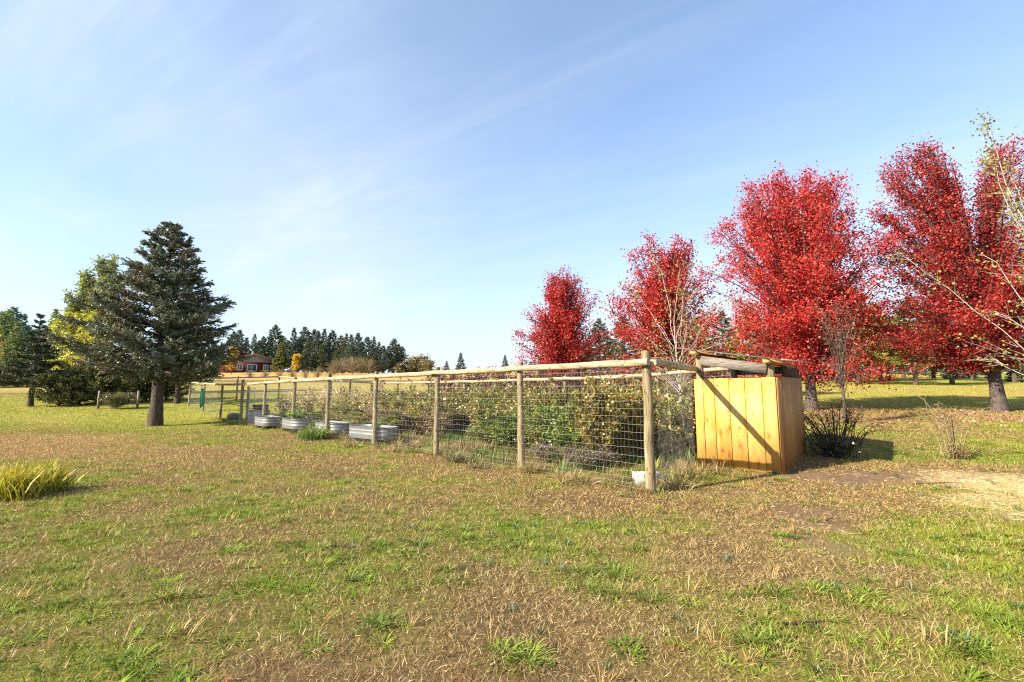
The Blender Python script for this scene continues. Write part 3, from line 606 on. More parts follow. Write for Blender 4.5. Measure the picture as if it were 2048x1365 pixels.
# ---------------------------------------------------------------- trees
def bez(a, c, e, t_): t_ = t_[:, None]; return (1-t_)**2*a+2*t_*(1-t_)*c+t_*t_*e
def gen_tree(seed, H, fork, r0, lobes, nl, ntw, nlf, size, colf, spread=.13, tw=(.45, 1.0), up=.7, bare=None, side=5, inner=(.55, 1.0), asp=.85, limb_r=.05, lean=(0, 0), steep=.62, fz=.45, twr=1.):
    """trunk, ascending limbs ending on lobed envelopes, twigs and single leaves; lobe = (dx, dy, z0, z1, radius, weight, peak)"""
    rg = np.random.default_rng(seed); tb_ = MB(); cb_ = MB()
    tz = np.linspace(0, H*.62, 10); tx = np.cumsum(rg.normal(0, .03, (10, 2)), 0)*(tz/H)[:, None]*2+np.outer(tz, lean)
    rad = r0*np.interp(tz/H, [0, .02, .08, .3, .62], [1.3, 1.06, .95, .55, .16])
    T3 = np.c_[tx, tz]; tb_.tube(T3, rad, 12, rough=.07)
    wts = np.array([l[5] for l in lobes], float); wts /= wts.sum(); LP = []; LD = []; LO = []
    for i in range(nl):
        lo = lobes[rg.choice(len(lobes), p=wts)]
        f = (i+.5)/nl; tt = rg.beta(1.15, 1.25) if i % 7 else rg.uniform(.8, 1.); az = i*2.399963+rg.normal(0, .25)
        prof = np.interp(tt, [0, lo[6]*.5, lo[6], (1+lo[6])/2, .93, 1], [.66, .93, 1., .86, .50, .10])
        rr_ = lo[4]*prof*math.sqrt(rg.uniform(inner[0]**2, inner[1]**2))*(1+.12*math.sin(3*az+seed)); E = np.array([lo[0]+rr_*math.cos(az), lo[1]+rr_*math.sin(az), lo[2]+(lo[3]-lo[2])*tt])
        zs = np.clip(fork+(E[2]-fork)*rg.uniform(.0, fz), fork*.85, H*.55); 
        S = np.array([np.interp(zs, tz, T3[:, 0]), np.interp(zs, tz, T3[:, 1]), zs])
        hv = E-S; C = S+np.array([hv[0]*(1-steep)*.9, hv[1]*(1-steep)*.9, hv[2]*steep+.3]) if hv[2] > 0 else S+np.array([hv[0]*.5, hv[1]*.5, .5])
        ts = np.linspace(0, 1, 8); Q = bez(S, C, E, ts); Q[1:-1] += rg.normal(0, .05, (6, 3)); Ln = np.linalg.norm(np.diff(Q, axis=0), axis=1).sum()
        lr = limb_r*(.5+Ln/6)*rg.uniform(.7, 1.2); tb_.tube(Q, lr*np.linspace(1, .16, 8)+.006, side, cap=False)
        m = max(3, int(ntw*Ln/4)); tq = rg.uniform(.16, 1, m); tq[0] = 1.
        base = bez(S, C, E, tq); tan = unit(bez(S, C, E, np.minimum(tq+.05, 1.05))-bez(S, C, E, tq-.05))
        out_ = rdir(rg, m); out_[:, :2] += unit(E[:2]-S[:2])[None]*.35; d = unit(tan*up+out_*.75+np.array([0, 0, .22*up])); tl = rg.uniform(*tw, m)*(.55+.6*(1-tq))
        tip = base+d*tl[:, None]
        for a, e_ in zip(base, tip): tb_.tube(np.stack([a, e_]), [.010*twr, .004*twr], 3, cap=False)
        if nlf:
            dens = np.full(m, nlf)
            if bare is not None: dens = (nlf*bare(base, rg)).astype(int)
            I = np.repeat(np.arange(m), dens); 
            if len(I):
                s_ = rg.uniform(.08, 1.06, len(I))[:, None]; LP.append(base[I]+(tip-base)[I]*s_+rg.normal(0, spread, (len(I), 3))); LD.append(d[I]); LO.append(np.repeat(rg.random(), len(I)))
    if LP:
        P = np.concatenate(LP); D0 = np.concatenate(LD); n = len(P); lo_ = np.concatenate(LO)
        D = unit(D0*.35+rdir(rg, n)+np.array([0, 0, -.25])); S, Nn = frame(D, rg); sz = size*rg.uniform(.65, 1.3, n)
        cb_.leaves(P, D, S, Nn, sz, sz*asp, colf(P, rg, lo_), .18)
    return tb_.mesh('trunk', True), (cb_.mesh('crown') if cb_.n else None)
def pal(cols, wob=.25):
    cols = np.array(cols)
    def f(P, rg, lo_=None):
        n = len(P); k = rg.integers(0, len(cols), n)
        v = fbm(P[:, 0]*1.0+P[:, 1]*.7, P[:, 2]+P[:, 1]*.5, 1.2, 3, 2)[:, None]
        c = cols[k]*(1-wob+2*wob*rg.random((n, 1)))*(.72+.56*v)
        return c
    return f
def tree(name, loc, meshes, bark, leaf, label, cat='tree', group=None, rotz=0., scale=None):
    t_ = empty(name, (loc[0], loc[1], loc[2]-.05), rotz, scale, label=label, cat=cat, group=group)
    obj('trunk', meshes[0], MAT[bark], t_)
    if meshes[1]: obj('crown', meshes[1], MAT[leaf], t_)
    return t_
RED = pal([[.64, .04, .05], [.72, .085, .075], [.48, .020, .032], [.70, .11, .06], [.62, .05, .075], [.40, .03, .025], [.55, .13, .06]], .34)
GR = 'red maples in a row'
# M3: the big rounded maple behind the shed
l3 = at(1624, 23.0); l4 = at(1998, 22.0); l2 = at(1330, 30.); l1 = at(1128, 38.)
def zz(v, l): return ztop(v, l[1])-l[2]
H3 = zz(352, l3); m3 = gen_tree(31, H3, 1.5, .25, [(-.45, 0, 1.4, H3, 4.35, 1.0, .42), (2.4, -.3, 1.3, H3*.46, 3.3, .16, .45)], 250, 14, 23, .10, RED, up=.6, inner=(.4, 1.0), tw=(.5, 1.15), fz=.3, limb_r=.030, spread=.165)
tree('maple_tree', l3, m3, 'maplebark', 'redleaf', 'largest rounded red maple rising directly behind the shed', group=GR)
H4 = zz(283, l4); m4 = gen_tree(47, H4, 1.6, .27, [(-2.8, 0, 2.3, H4*.975, 2.5, 1, .42), (2.2, .2, 2.3, H4*1.0, 2.7, 1.0, .45), (-1.5, -.2, 2.1, H4*.50, 4.3, .5, .45)], 230, 14, 21, .10, RED, up=.6, inner=(.4, 1.0), tw=(.5, 1.15), fz=.22, limb_r=.034, spread=.165)
tree('maple_tree', l4, m4, 'maplebark', 'redleaf', 'red maple with forked trunk at the right edge', group=GR)
H2 = zz(462, l2); m2 = gen_tree(53, H2, 1.5, .22, [(0, 0, 1.3, H2, 3.0, 1, .38), (1.6, 0, 1.4, H2*.84, 2.9, .6, .45), (-1.0, 0, 1.0, H2*.7, 3.6, .6, .4)], 165, 13, 18, .13, RED, spread=.2, up=.7, inner=(.35, 1.02), tw=(.5, 1.2), fz=.3, limb_r=.036)
tree('maple_tree', l2, m2, 'maplebark', 'redleaf', 'red maple with spiky top behind the white birch', group=GR)
H0 = zz(545, l1)
def bare1(b, rg): return np.clip(1.25-.8*smooth(.4, 1.8, b[:, 0]), .12, 1.2)
m1 = gen_tree(59, H0, 1.4, .20, [(.1, 0, 1.0, H0, 3.3, 1, .36), (-1.1, 0, 1.0, H0*.78, 3.2, .6, .42), (2.3, 0, .9, H0*.58, 2.4, .4, .5)], 160, 12, 19, .14, RED, spread=.2, up=.8, bare=bare1, inner=(.35, 1.0), tw=(.5, 1.15), fz=.3, limb_r=.036)
tree('maple_tree', l1, m1, 'maplebark', 'redleaf', 'smallest and farthest red maple, thin on its right side', group=GR)
# birches
BL = pal([[.36, .30, .06], [.42, .26, .10], [.26, .26, .06], [.46, .22, .12]])
lb_ = at(1372, 16.2); Hb = zz(500, lb_)
mb_ = gen_tree(71, Hb, 1.1, .06, [(-.8, 0, 2.0, Hb, 1.5, 1, .5), (.4, 0, 2.2, Hb*.9, 1.4, .8, .5)], 20, 14, 12, .07, BL, tw=(.3, .8), spread=.16, limb_r=.007, twr=.6, lean=(-.09, 0), inner=(.4, 1))
tree('birch_tree', lb_, mb_, 'birchbark', 'leaf', 'slender white birch with few leaves, behind the garden fence', group='birches')
lc = at(2172, 13.2); Hc = zz(150, lc)
def bareR(b, rg): return np.where(b[:, 2] > Hc*.74, 1.8, .30+.5*(rg.random(len(b)) < .3))
mc = gen_tree(83, Hc, 1.0, .11, [(-1.6, 0, 2.2, Hc*.66, 2.5, 1.1, .5), (0, 0, 3, Hc, 1.9, .9, .5), (1.2, .3, 2.5, Hc*.9, 2.2, .6, .5)], 34, 16, 10, .085, pal([[.42, .38, .07], [.34, .36, .06], [.50, .40, .10], [.26, .28, .05]]), tw=(.35, 1.0), spread=.12, limb_r=.0075, twr=.6, bare=bareR, inner=(.45, 1.05), steep=.5)
tree('birch_tree', lc, mc, 'birchbark', 'leaf', 'white birch reaching in from the right edge with yellow green leaves on top', group='birches')
# bare sapling right of the shed
ls = at(1692, 17.5); Hs = zz(600, ls)
ms = gen_tree(91, Hs, 1.3, .075, [(0, 0, 1.4, Hs, 1.25, 1, .4)], 44, 11, 3, .07, pal([[.40, .08, .06], [.34, .18, .08], [.22, .16, .07]]), tw=(.25, .6), spread=.1, limb_r=.011, inner=(.4, 1.), twr=.6)
tree('sapling_tree', ls, ms, 'bark', 'leaf', 'thin nearly bare sapling standing right of the shed')
# yellow-green poplars behind the spruce
PC = pal([[.54, .54, .05], [.64, .58, .06], [.40, .46, .05], [.68, .58, .08]]); PT = pal([[.30, .36, .10], [.24, .30, .10], [.40, .42, .14]])
lp = at(188, 46.); Hp = zz(512, lp)
mp = gen_tree(101, Hp, 1.5, .18, [(.2, 0, 6.5, Hp, 1.6, .9, .35), (-.6, 0, 2, Hp*.62, 2.1, 1.0, .5)], 60, 12, 16, .22, lambda P, rg, l=None: np.where(P[:, 2:3] > Hp*.60, PT(P, rg), PC(P, rg)), up=1.4, tw=(.4, .9), spread=.2)
tree('poplar_tree', lp, mp, 'birchbark', 'leaf', 'tall poplar with sparse top left of the big spruce', group='poplars')
lp = at(148, 47.5); Hp2 = zz(545, lp); mp = gen_tree(103, Hp2, 1.5, .18, [(0, 0, 7.5, Hp2, 1.2, .6, .35), (.0, 0, 1.5, Hp2*.66, 2.3, 1.3, .5)], 66, 12, 18, .22, lambda P, rg, l=None: np.where(P[:, 2:3] > Hp2*.66, PT(P, rg), PC(P, rg)), up=1.4, tw=(.4, .9), spread=.2)
tree('poplar_tree', lp, mp, 'birchbark', 'leaf', 'bright yellow green poplar, the shorter one, behind the small spruce', group='poplars')
# ---------------------------------------------------------------- conifers
def gen_conifer(seed, H, z0, Rm, nb, ntw, nn, nl, nw, colf, droop=.15, upt=.25, r0=.2, peak=.12, irr=.25, asym=(0, 0), top=.04, side=5, flat=.5, prof=None, twl=.30, whorl=0, tight=0):
    """whorled branches carrying flat sprays of needle blades"""
    rg = np.random.default_rng(seed); tb_ = MB(); cb_ = MB()
    tz = np.linspace(0, H*.98, 9); tb_.tube(np.c_[np.cumsum(rg.normal(0, .01*H/9, (9, 2)), 0)*.2, tz], r0*np.interp(tz/H, [0, .03, .12, .5, 1], [1.25, 1.06, .95, .55, .05]), 14, rough=.07)
    P_ = []; D_l = []; K = []
    for i in range(nb):
        f = ((i+rg.random())/nb)**1.15 if prof is None else (i+rg.random())/nb
        if whorl and rg.random() < .8: f = (math.floor(f*whorl)+.5+rg.normal(0, .12))/whorl; f = min(max(f, 0.), .99)
        z = z0+(H-z0)*min(f, .995); az = i*2.399963+rg.normal(0, .3)
        pr = (np.interp(f, [0, peak, 1], [.72, 1, top]) if prof is None else np.interp(f, prof[0], prof[1]))
        Lb = Rm*pr*(1+irr*np.clip(rg.normal(), -1.3, 1.1)*.7)*(1+asym[0]*math.cos(az)+asym[1]*math.sin(az)); Lb = max(Lb, .08*Rm)
        m = 7; s = np.linspace(0, 1, m); h = np.array([math.cos(az), math.sin(az)])
        rise = (upt*f*1.6-droop*(1-f)); zc = Lb*(rise*s+.5*upt*(1-f)*s**2.5)
        Q = np.c_[np.outer(s*Lb, h), z+zc]; Q[1:] += rg.normal(0, .02*Lb, (m-1, 3)); tb_.tube(Q, (.012+.016*Lb)*np.linspace(1, .15, m), side if Lb > .6 else 3, cap=False)
        k = max(3, int(ntw*(Lb/Rm)+2)); ss = np.sqrt(rg.uniform(.04, 1, k)); ss[0] = 1.
        base = np.stack([np.interp(ss, s, Q[:, c]) for c in range(3)], 1)
        sg = rg.choice([-1, 1], k); perp = np.array([-h[1], h[0], 0])
        d = unit(np.array([h[0], h[1], rise+upt*.6*(1-f)])[None]*rg.uniform(.5, 1.1, (k, 1))+perp[None]*(sg*rg.uniform(.3, 1.1, k))[:, None]+np.c_[np.zeros((k, 2)), rg.normal(.05, flat*.55, k)])
        tl = Lb*twl*(1.1-.75*ss)*rg.uniform(.6, 1.3, k)+.10*Rm*rg.uniform(.5, 1.2, k)*(.35+.65*min(1, pr*2))
        I = np.repeat(np.arange(k), nn); q = rg.uniform(.05, 1, len(I))[:, None]
        pp = base[I]+d[I]*tl[I][:, None]*q; pp[:, 2] -= (.10*tl[I]*q[:, 0]**2)
        P_.append(pp); D_l.append(unit(d[I]*(.7 if tight else .9)+rdir(rg, len(I))*(1. if tight else .75))); K.append(np.c_[np.full(len(I), f), q[:, 0]*.5+.5*ss[I]])
    P = np.concatenate(P_); D = np.concatenate(D_l); K = np.concatenate(K); n = len(P); S, _ = frame(D, rg)
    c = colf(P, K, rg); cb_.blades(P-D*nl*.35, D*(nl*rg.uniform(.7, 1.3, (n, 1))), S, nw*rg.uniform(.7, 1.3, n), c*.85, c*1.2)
    return tb_.mesh('trunk', True), cb_.mesh('crown')
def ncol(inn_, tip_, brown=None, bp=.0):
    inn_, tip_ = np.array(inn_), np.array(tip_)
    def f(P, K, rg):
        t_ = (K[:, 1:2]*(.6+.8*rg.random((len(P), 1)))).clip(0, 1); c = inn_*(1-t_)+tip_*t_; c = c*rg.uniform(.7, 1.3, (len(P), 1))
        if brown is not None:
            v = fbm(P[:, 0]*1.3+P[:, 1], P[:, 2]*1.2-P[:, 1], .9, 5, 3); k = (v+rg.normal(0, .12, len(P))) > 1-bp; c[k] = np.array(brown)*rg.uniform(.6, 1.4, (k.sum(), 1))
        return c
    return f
lsp = G(309, 853, -.19); lsp = (*lsp, H1(*lsp)); Hsp = ztop(445, lsp[1])-lsp[2]
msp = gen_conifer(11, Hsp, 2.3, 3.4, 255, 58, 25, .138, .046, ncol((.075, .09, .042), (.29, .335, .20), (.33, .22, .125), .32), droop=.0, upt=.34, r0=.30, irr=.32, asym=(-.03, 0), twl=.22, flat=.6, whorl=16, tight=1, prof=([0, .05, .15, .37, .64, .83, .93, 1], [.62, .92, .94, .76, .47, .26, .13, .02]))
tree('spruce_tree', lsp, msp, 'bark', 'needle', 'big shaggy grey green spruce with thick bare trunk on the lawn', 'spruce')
# small dark spruce at left
l_ = at(60, 35.); h_ = zz(634, l_)
mm = gen_conifer(13, h_*1.04, 1.5, 1.95, 130, 34, 13, .19, .05, ncol((.035, .05, .02), (.12, .15, .055)), droop=.10, upt=.32, r0=.17, irr=.12, whorl=12, peak=.06, flat=.25, prof=([0, .04, .3, .6, .9, 1], [.95, 1, .70, .36, .09, .01]))
tree('spruce_tree', l_, mm, 'maplebark', 'needle', 'small dark layered spruce with pale trunk near the left edge', 'spruce')
# dark juniper mass behind the big spruce, as separate bushes
JC = ncol((.045, .06, .02), (.20, .22, .07)); junip = [gen_conifer(200+k, 3.0, .05, 2.0, 70, 22, 9, .24, .06, JC, droop=-.15, upt=.5, r0=.09, irr=.3, flat=.8, prof=([0, .1, .5, .85, 1], [.85, 1, .8, .45, .1])) for k in range(2)]
for k, (u_, d_, s_) in enumerate([(118, 35.5, .78), (158, 36.5, 1.0), (205, 37.5, 1.12), (250, 38.5, 1.1), (292, 40, 1.0), (332, 41, .9), (-22, 60, 1.0), (8, 62, .9), (34, 61, 1.0), (58, 63, .9)]):
    tree('juniper_bush', at(u_, d_), junip[k % 2], 'bark', 'needle', (nth(k)+' juniper from the left in the dark hedge behind the big spruce') if k < 6 else (nth(k-6)+' low dark evergreen from the left edge beyond the small spruce'), 'juniper', 'junipers behind the big spruce', k*1.3, s_)
l_ = at(354, 37.5); mm = gen_conifer(17, 7.5, 2.0, 2.9, 80, 28, 8, .26, .06, ncol((.03, .045, .018), (.12, .14, .05)), r0=.22, droop=.2)
tree('pine_tree', l_, mm, 'bark', 'needle', 'dark conifer half hidden right behind the big spruce', 'pine')
# far forest pines: six shared shapes
PCs = [ncol((.04, .065, .04), (.14, .19, .11)), ncol((.055, .075, .025), (.19, .22, .07)), ncol((.045, .07, .06), (.15, .20, .15))]
PRF = ([0, .15, .5, .85, 1], [.45, .95, .85, .42, .06])
far = []
for k in range(6):
    if k < 4: far.append(gen_conifer(300+k, 17, 3.0 if k % 2 else 1.5, 2.7, 90, 12, 9, .8, .26, PCs[k % 3], droop=.05, upt=.35, r0=.28, irr=.5, flat=.9, prof=PRF, side=3))
    else: far.append(gen_conifer(300+k, 17, .8, 2.9, 96, 12, 9, .8, .26, PCs[1 if k == 4 else 0], droop=.15, upt=.3, r0=.28, irr=.25, flat=.7, side=3))
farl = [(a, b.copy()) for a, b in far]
GF = 'conifers of the far wood'
fr = [(462, 664, 178), (474, 661, 170), (489, 676, 172), (505, 669, 165), (516, 682, 180), (523, 674, 172), (536, 668, 178), (547, 651, 168), (561, 672, 180), (573, 682, 175), (584, 657, 166), (596, 676, 172), (605, 655, 170), (616, 672, 160), (624, 660, 172), (633, 663, 158), (645, 659, 172), (654, 680, 165), (662, 662, 174), (672, 684, 180), (680, 672, 172), (690, 668, 160), (700, 670, 158), (713, 667, 166), (723, 684, 172), (732, 675, 160), (746, 674, 170), (756, 685, 172), (765, 692, 160), (776, 694, 168), (787, 678, 164), (796, 690, 170), (803, 694, 168), (640, 690, 150), (610, 700, 148), (700, 690, 145), (670, 702, 143), (745, 696, 150),
      (440, 690, 172), (425, 685, 176), (410, 690, 168), (395, 688, 174),
      (4, 622, 118), (12, 616, 122), (22, 645, 112), (35, 629, 124), (46, 652, 120), (66, 660, 126), (82, 655, 116), (97, 619, 122), (112, 636, 118), (129, 612, 124), (-14, 625, 120), (145, 640, 118), (160, 655, 126), (185, 660, 122)]
extra = [(468, 700, 150), (520, 700, 158), (575, 712, 156), (628, 705, 150), (655, 708, 152), (688, 705, 150), (720, 706, 152), (735, 712, 148), (768, 706, 150), (785, 712, 152)]
fr = sorted(fr+extra); nleft = sum(1 for f_ in fr if f_[0] < 300)
for k, (u_, v_, d_) in enumerate(fr):
    p = at(u_, d_); H_ = zz(v_, p); kk = (k*7+k//3) % 6; s_ = H_/17.
    tree('pine_tree', p, far[kk] if u_ > 300 else farl[kk], 'bark', 'needle' if u_ > 300 else 'hazeneedle', (nth(k-nleft)+' conifer from the left in the far wood behind the red house') if u_ > 300 else (nth(k)+' conifer from the left in the wood at the left edge'), 'pine', GF, k*1.7, (s_*1.0 if s_ > .8 else s_*1.25, s_ if s_ > .8 else s_*1.25, s_))
for (u_, v_, d_, lab) in [(921, 706, 150, 'lone bluish conifer peeping over the fence rail'), (1010, 711, 150, 'small conifer tip above the rail left of the smallest maple'), (893, 722, 170, 'tiny conifer tip above the rail, left of the lone one')]:
    p = at(u_, d_); H_ = zz(v_, p); s_ = H_/17.; tree('pine_tree', p, far[5], 'bark', 'needle', lab, 'pine', None, 1., (s_*1.6, s_*1.6, s_))
YL = pal([[.72, .46, .03], [.80, .56, .05], [.62, .38, .03]]); SH = pal([[.22, .20, .07], [.28, .19, .08], [.17, .16, .07]])
p = at(592, 147); h_ = zz(709, p); mm = gen_tree(120, h_, .6, .1, [(0, 0, .4, h_, 1.25, 1, .35)], 26, 7, 10, .45, YL, spread=.25); tree('larch_tree', p, mm, 'bark', 'leaf', 'small bright yellow tree right of the red house', 'tree')
p = at(462, 128); h_ = zz(695, p); mm = gen_tree(121, h_, 1., .1, [(0, 0, 1, h_, 1.5, 1, .4)], 20, 7, 8, .45, YL, spread=.3); tree('larch_tree', p, mm, 'bark', 'leaf', 'orange yellow tree left of the red house beside the spruce', 'tree')
p = at(561, 150); h_ = zz(686, p); mm = gen_conifer(122, h_, .4, 2.4, 90, 12, 9, .9, .3, ncol((.10, .13, .03), (.24, .26, .06)), r0=.18, side=3, irr=.15); tree('larch_tree', p, mm, 'bark', 'needle', 'bright green pointed larch right behind the red house', 'larch')
p = at(-34, 70); h_ = zz(655, p); mm = gen_tree(123, h_, 1., .1, [(0, 0, 1, h_, 1.8, 1, .4)], 20, 7, 10, .3, YL, spread=.3); tree('larch_tree', p, mm, 'bark', 'leaf', 'orange leaved tree cut by the left edge', 'tree')
shr = [gen_tree(130+k, 5.0, .3, .08, [(0, 0, .3, 5.0, 2.6, 1, .5)], 30, 8, 9, .5, SH, spread=.35, side=3) for k in range(2)]
for k, (u_, v_, d_) in enumerate([(812, 722, 140), (830, 714, 144), (846, 712, 142), (858, 722, 138), (800, 728, 138)]):
    p = at(u_, d_); tree('brown_bush', p, shr[k % 2], 'bark', 'leaf', ['second', 'third', 'fourth', 'last', 'first'][k]+' brownish bush from the left at the right end of the far wood', 'bush', 'brown bushes on the far slope', k*1.2, zz(v_, p)/5.)
bsh = gen_tree(140, 4.0, .2, .06, [(0, 0, .3, 4.0, 3.0, 1, .5)], 60, 16, 0, .3, SH, tw=(.6, 1.4), side=3)
for k, (u_, d_, s_) in enumerate([(685, 128, 1.2), (705, 126, 1.3), (722, 128, 1.3), (738, 127, 1.1), (668, 127, 1.0)]):
    tree('bare_bush', at(u_, d_), bsh, 'stalk', 'leaf', ['second', 'third', 'fourth', 'last', 'first'][k]+' from the left of the leafless grey bushes before the far wood', 'bush', 'bare thicket bushes', k*1.9, s_)
# dry hedge strips on the slope left and at the field edge
for k, (u_, d_, s_) in enumerate([(560, 96, .5), (585, 97, .55), (610, 95, .5), (635, 97, .6), (500, 98, .45), (530, 97, .5), (660, 96, .6)]):
    tree('bare_bush', at(u_, d_), bsh, 'stalk', 'leaf', ['third', 'fourth', 'fifth', 'sixth', 'first', 'second', 'last'][k]+' from the left of the low leafless bushes on the house slope', 'bush', 'low bare bushes on the slope', k*1.9, s_)
# larches and conifers across the right-hand lawn
LC = ncol((.10, .11, .025), (.34, .33, .05)); LG = ncol((.04, .06, .02), (.13, .16, .06)); BS = ncol((.06, .09, .08), (.17, .22, .19))
lar = [gen_conifer(400+k, 11, 2.5, 3.0, 100, 26, 9, .42, .10, LC if k < 2 else LG, droop=.18, upt=.2, r0=.24, irr=.3, flat=.5, prof=([0, .06, .4, .8, 1], [.75, 1, .75, .35, .05])) for k in range(4)]
rt_ = [(1662, 62, 2, 'dark'), (1718, 55, 0, 'y'), (1735, 75, 2, 'dark'), (1762, 66, 3, 'dark'), (1778, 70, 2, 'd'), (1832, 52, 1, 'y'), (1905, 54, 3, 'd'), (1868, 72, 0, 'y'), (1945, 68, 1, 'y'), (1975, 64, 2, 'd'), (2030, 60, 0, 'y'), (2075, 58, 3, 'd'), (1640, 78, 0, 'y'), (1690, 82, 1, 'y'), (1808, 84, 2, 'd'), (1925, 86, 3, 'd'), (1990, 84, 1, 'y'), (1560, 66, 2, 'd'), (1505, 70, 0, 'y'), (1450, 74, 3, 'd'), (1400, 72, 1, 'y'), (1600, 72, 3, 'd'), (1530, 88, 2, 'd'), (1250, 80, 3, 'd'), (1200, 84, 2, 'd')]
rt_ += [(u_, 108+(u_*7) % 31, 4, 'b') for u_ in range(1180, 2110, 34)]
rt_.sort(); cnt = {}; lar += [far[5], far[4]]
for k, (u_, d_, kk, _) in enumerate(rt_):
    gkey = 'far' if kk > 3 else ('larch' if kk < 2 else 'pine'); ci = cnt.get(gkey, 0); cnt[gkey] = ci+1
    if kk > 3:
        p = at(u_, d_); s_ = zz(700-((u_*13) % 17), p)/17.; tree('pine_tree', p, lar[4+(k % 2)], 'bark', 'needle', nth(ci)+' from the left of the dark conifers closing the lawn behind the grove', 'pine', 'conifers behind the right grove', k*1.3, (s_*1.5, s_*1.5, s_)); continue
    tree('larch_tree' if kk < 2 else 'pine_tree', at(u_, d_), lar[kk], 'bark', 'needle', (nth(ci)+(' yellow green larch' if kk < 2 else ' dark green conifer')+' from the left in the grove across the right lawn'), 'larch' if kk < 2 else 'pine', 'larches of the right grove' if kk < 2 else 'conifers of the right grove', k*1.1, .85+.25*((k*37) % 10)/10)
bs = gen_conifer(420, 2.6, .1, 1.1, 70, 16, 8, .22, .05, BS, r0=.07, irr=.15)
for k, (u_, d_, lab) in enumerate([(1902, 76, 'small blue spruce between the grove trunks, left one'), (1938, 80, 'small blue spruce between the grove trunks, right one'), (2034, 62, 'blue spruce bush at the right edge beyond the lawn'), (1700, 74, 'small dark spruce by the leftmost grove trunks')]):
    tree('blue_spruce', at(u_, d_), bs, 'bark', 'needle', lab, 'spruce', 'small blue spruces', k*1.3, 1.0+.2*(k % 2))
# purple-leaved hedge behind the garden
PH = pal([[.20, .055, .055], [.27, .09, .08], [.15, .05, .05], [.30, .15, .10]])
hedge = [gen_tree(150+k, 2.8, .1, .05, [(0, 0, .1, 2.8, 1.5, 1, .5)], 44, 10, 12, .11, PH, spread=.12, side=3, tw=(.3, .7)) for k in range(2)]
for k, u_ in enumerate(np.linspace(890, 1440, 13)):
    d_ = 30-7.5*(u_-890)/550; p = at(u_, d_); tree('purple_hedge_bush', p, hedge[k % 2], 'cane', 'leaf', nth(k)+' bush from the left in the purple hedge behind the garden', 'hedge bush', 'purple hedge behind the garden', k*1.7, (.95, .95, (zz(741-.008*(u_-890), p))/2.7))
# ---------------------------------------------------------------- garden plants
def gen_bush(seed, H, Rr, nst, nlf, size, colf, arch=.3, lo=.05, stem=.006, asp=.7, spread=.08, top=1., droop=.3, bias=1.2, ns=4):
    rg = np.random.default_rng(seed); sb_ = MB(); cb_ = MB(); P = []; K = []
    for i in range(nst):
        az = rg.uniform(0, 2*math.pi); r_ = Rr*math.sqrt(rg.random()); h = H*rg.uniform(.55, 1.)*(1-.35*(r_/Rr)**2*top); b0 = np.array([math.cos(az), math.sin(az), 0])*r_*.45*rg.random()
        E = np.array([math.cos(az)*r_, math.sin(az)*r_, h]); C = b0*.5+np.array([E[0]*.35, E[1]*.35, h*(1.+arch)])
        ts = np.linspace(0, 1, 7); Q = bez(b0, C, E, ts); sb_.tube(Q, stem*np.linspace(1.2, .4, 7), 3, cap=False)
        m = nlf; tq = rg.uniform(lo, 1, m)**(1/bias); P.append(bez(b0, C, E, tq)+rg.normal(0, spread, (m, 3))); K.append(tq)
        for _ in range(ns):
            a = bez(b0, C, E, np.array([rg.uniform(.2, .95)]))[0]; sb_.tube(np.stack([a, a+rdir(rg, 1, .3)[0]*rg.uniform(.1, .3)*H/1.8]), [stem*.6, stem*.3], 3, cap=False)
    if nlf:
        P = np.concatenate(P); P[:, 2] = np.maximum(P[:, 2], .03); n = len(P); D = unit(rdir(rg, n)+np.array([0, 0, -droop])); S, Nn = frame(D, rg); sz = size*rg.uniform(.55, 1.35, n)
        cb_.leaves(P, D, S, Nn, sz, sz*asp, colf(P, rg), .15)
    return sb_.mesh('stems'), (cb_.mesh('leaves') if nlf else None)
def plant(name, loc, ms_, label, cat, group=None, rotz=0., scale=None, sm='stalk', lm='leaf'):
    t_ = empty(name, loc, rotz, scale, label=label, cat=cat, group=group); obj('stems', ms_[0], MAT[sm], t_)
    if ms_[1]: obj('leaves', ms_[1], MAT[lm], t_)
    return t_
VG = pal([[.17, .25, .03], [.25, .29, .04], [.10, .18, .025], [.36, .33, .06], [.27, .20, .07]]); VB = pal([[.25, .25, .05], [.32, .28, .07], [.18, .23, .035], [.24, .15, .06], [.42, .32, .07]])
VD = pal([[.12, .21, .025], [.18, .27, .035], [.08, .15, .02], [.34, .36, .05]]); TAN = pal([[.62, .50, .26], [.70, .58, .34], [.46, .36, .19]]); VY = pal([[.40, .34, .05], [.27, .30, .045], [.44, .28, .06], [.30, .20, .07]])
vines = [gen_bush(500+k, 1.9, .80, 52, 92, .082, c) for k, c in enumerate((VB, VG, VB, VD, VY))]
GV = 'vines filling the back of the garden'
vn = {0: 'brown and yellow withered bean vines', 1: 'mixed green and yellow leafy vines', 2: 'tangled half dry brown vines', 3: 'dark green leafy bush', 4: 'yellowing vines on poles'}
k = 0; rown = {}
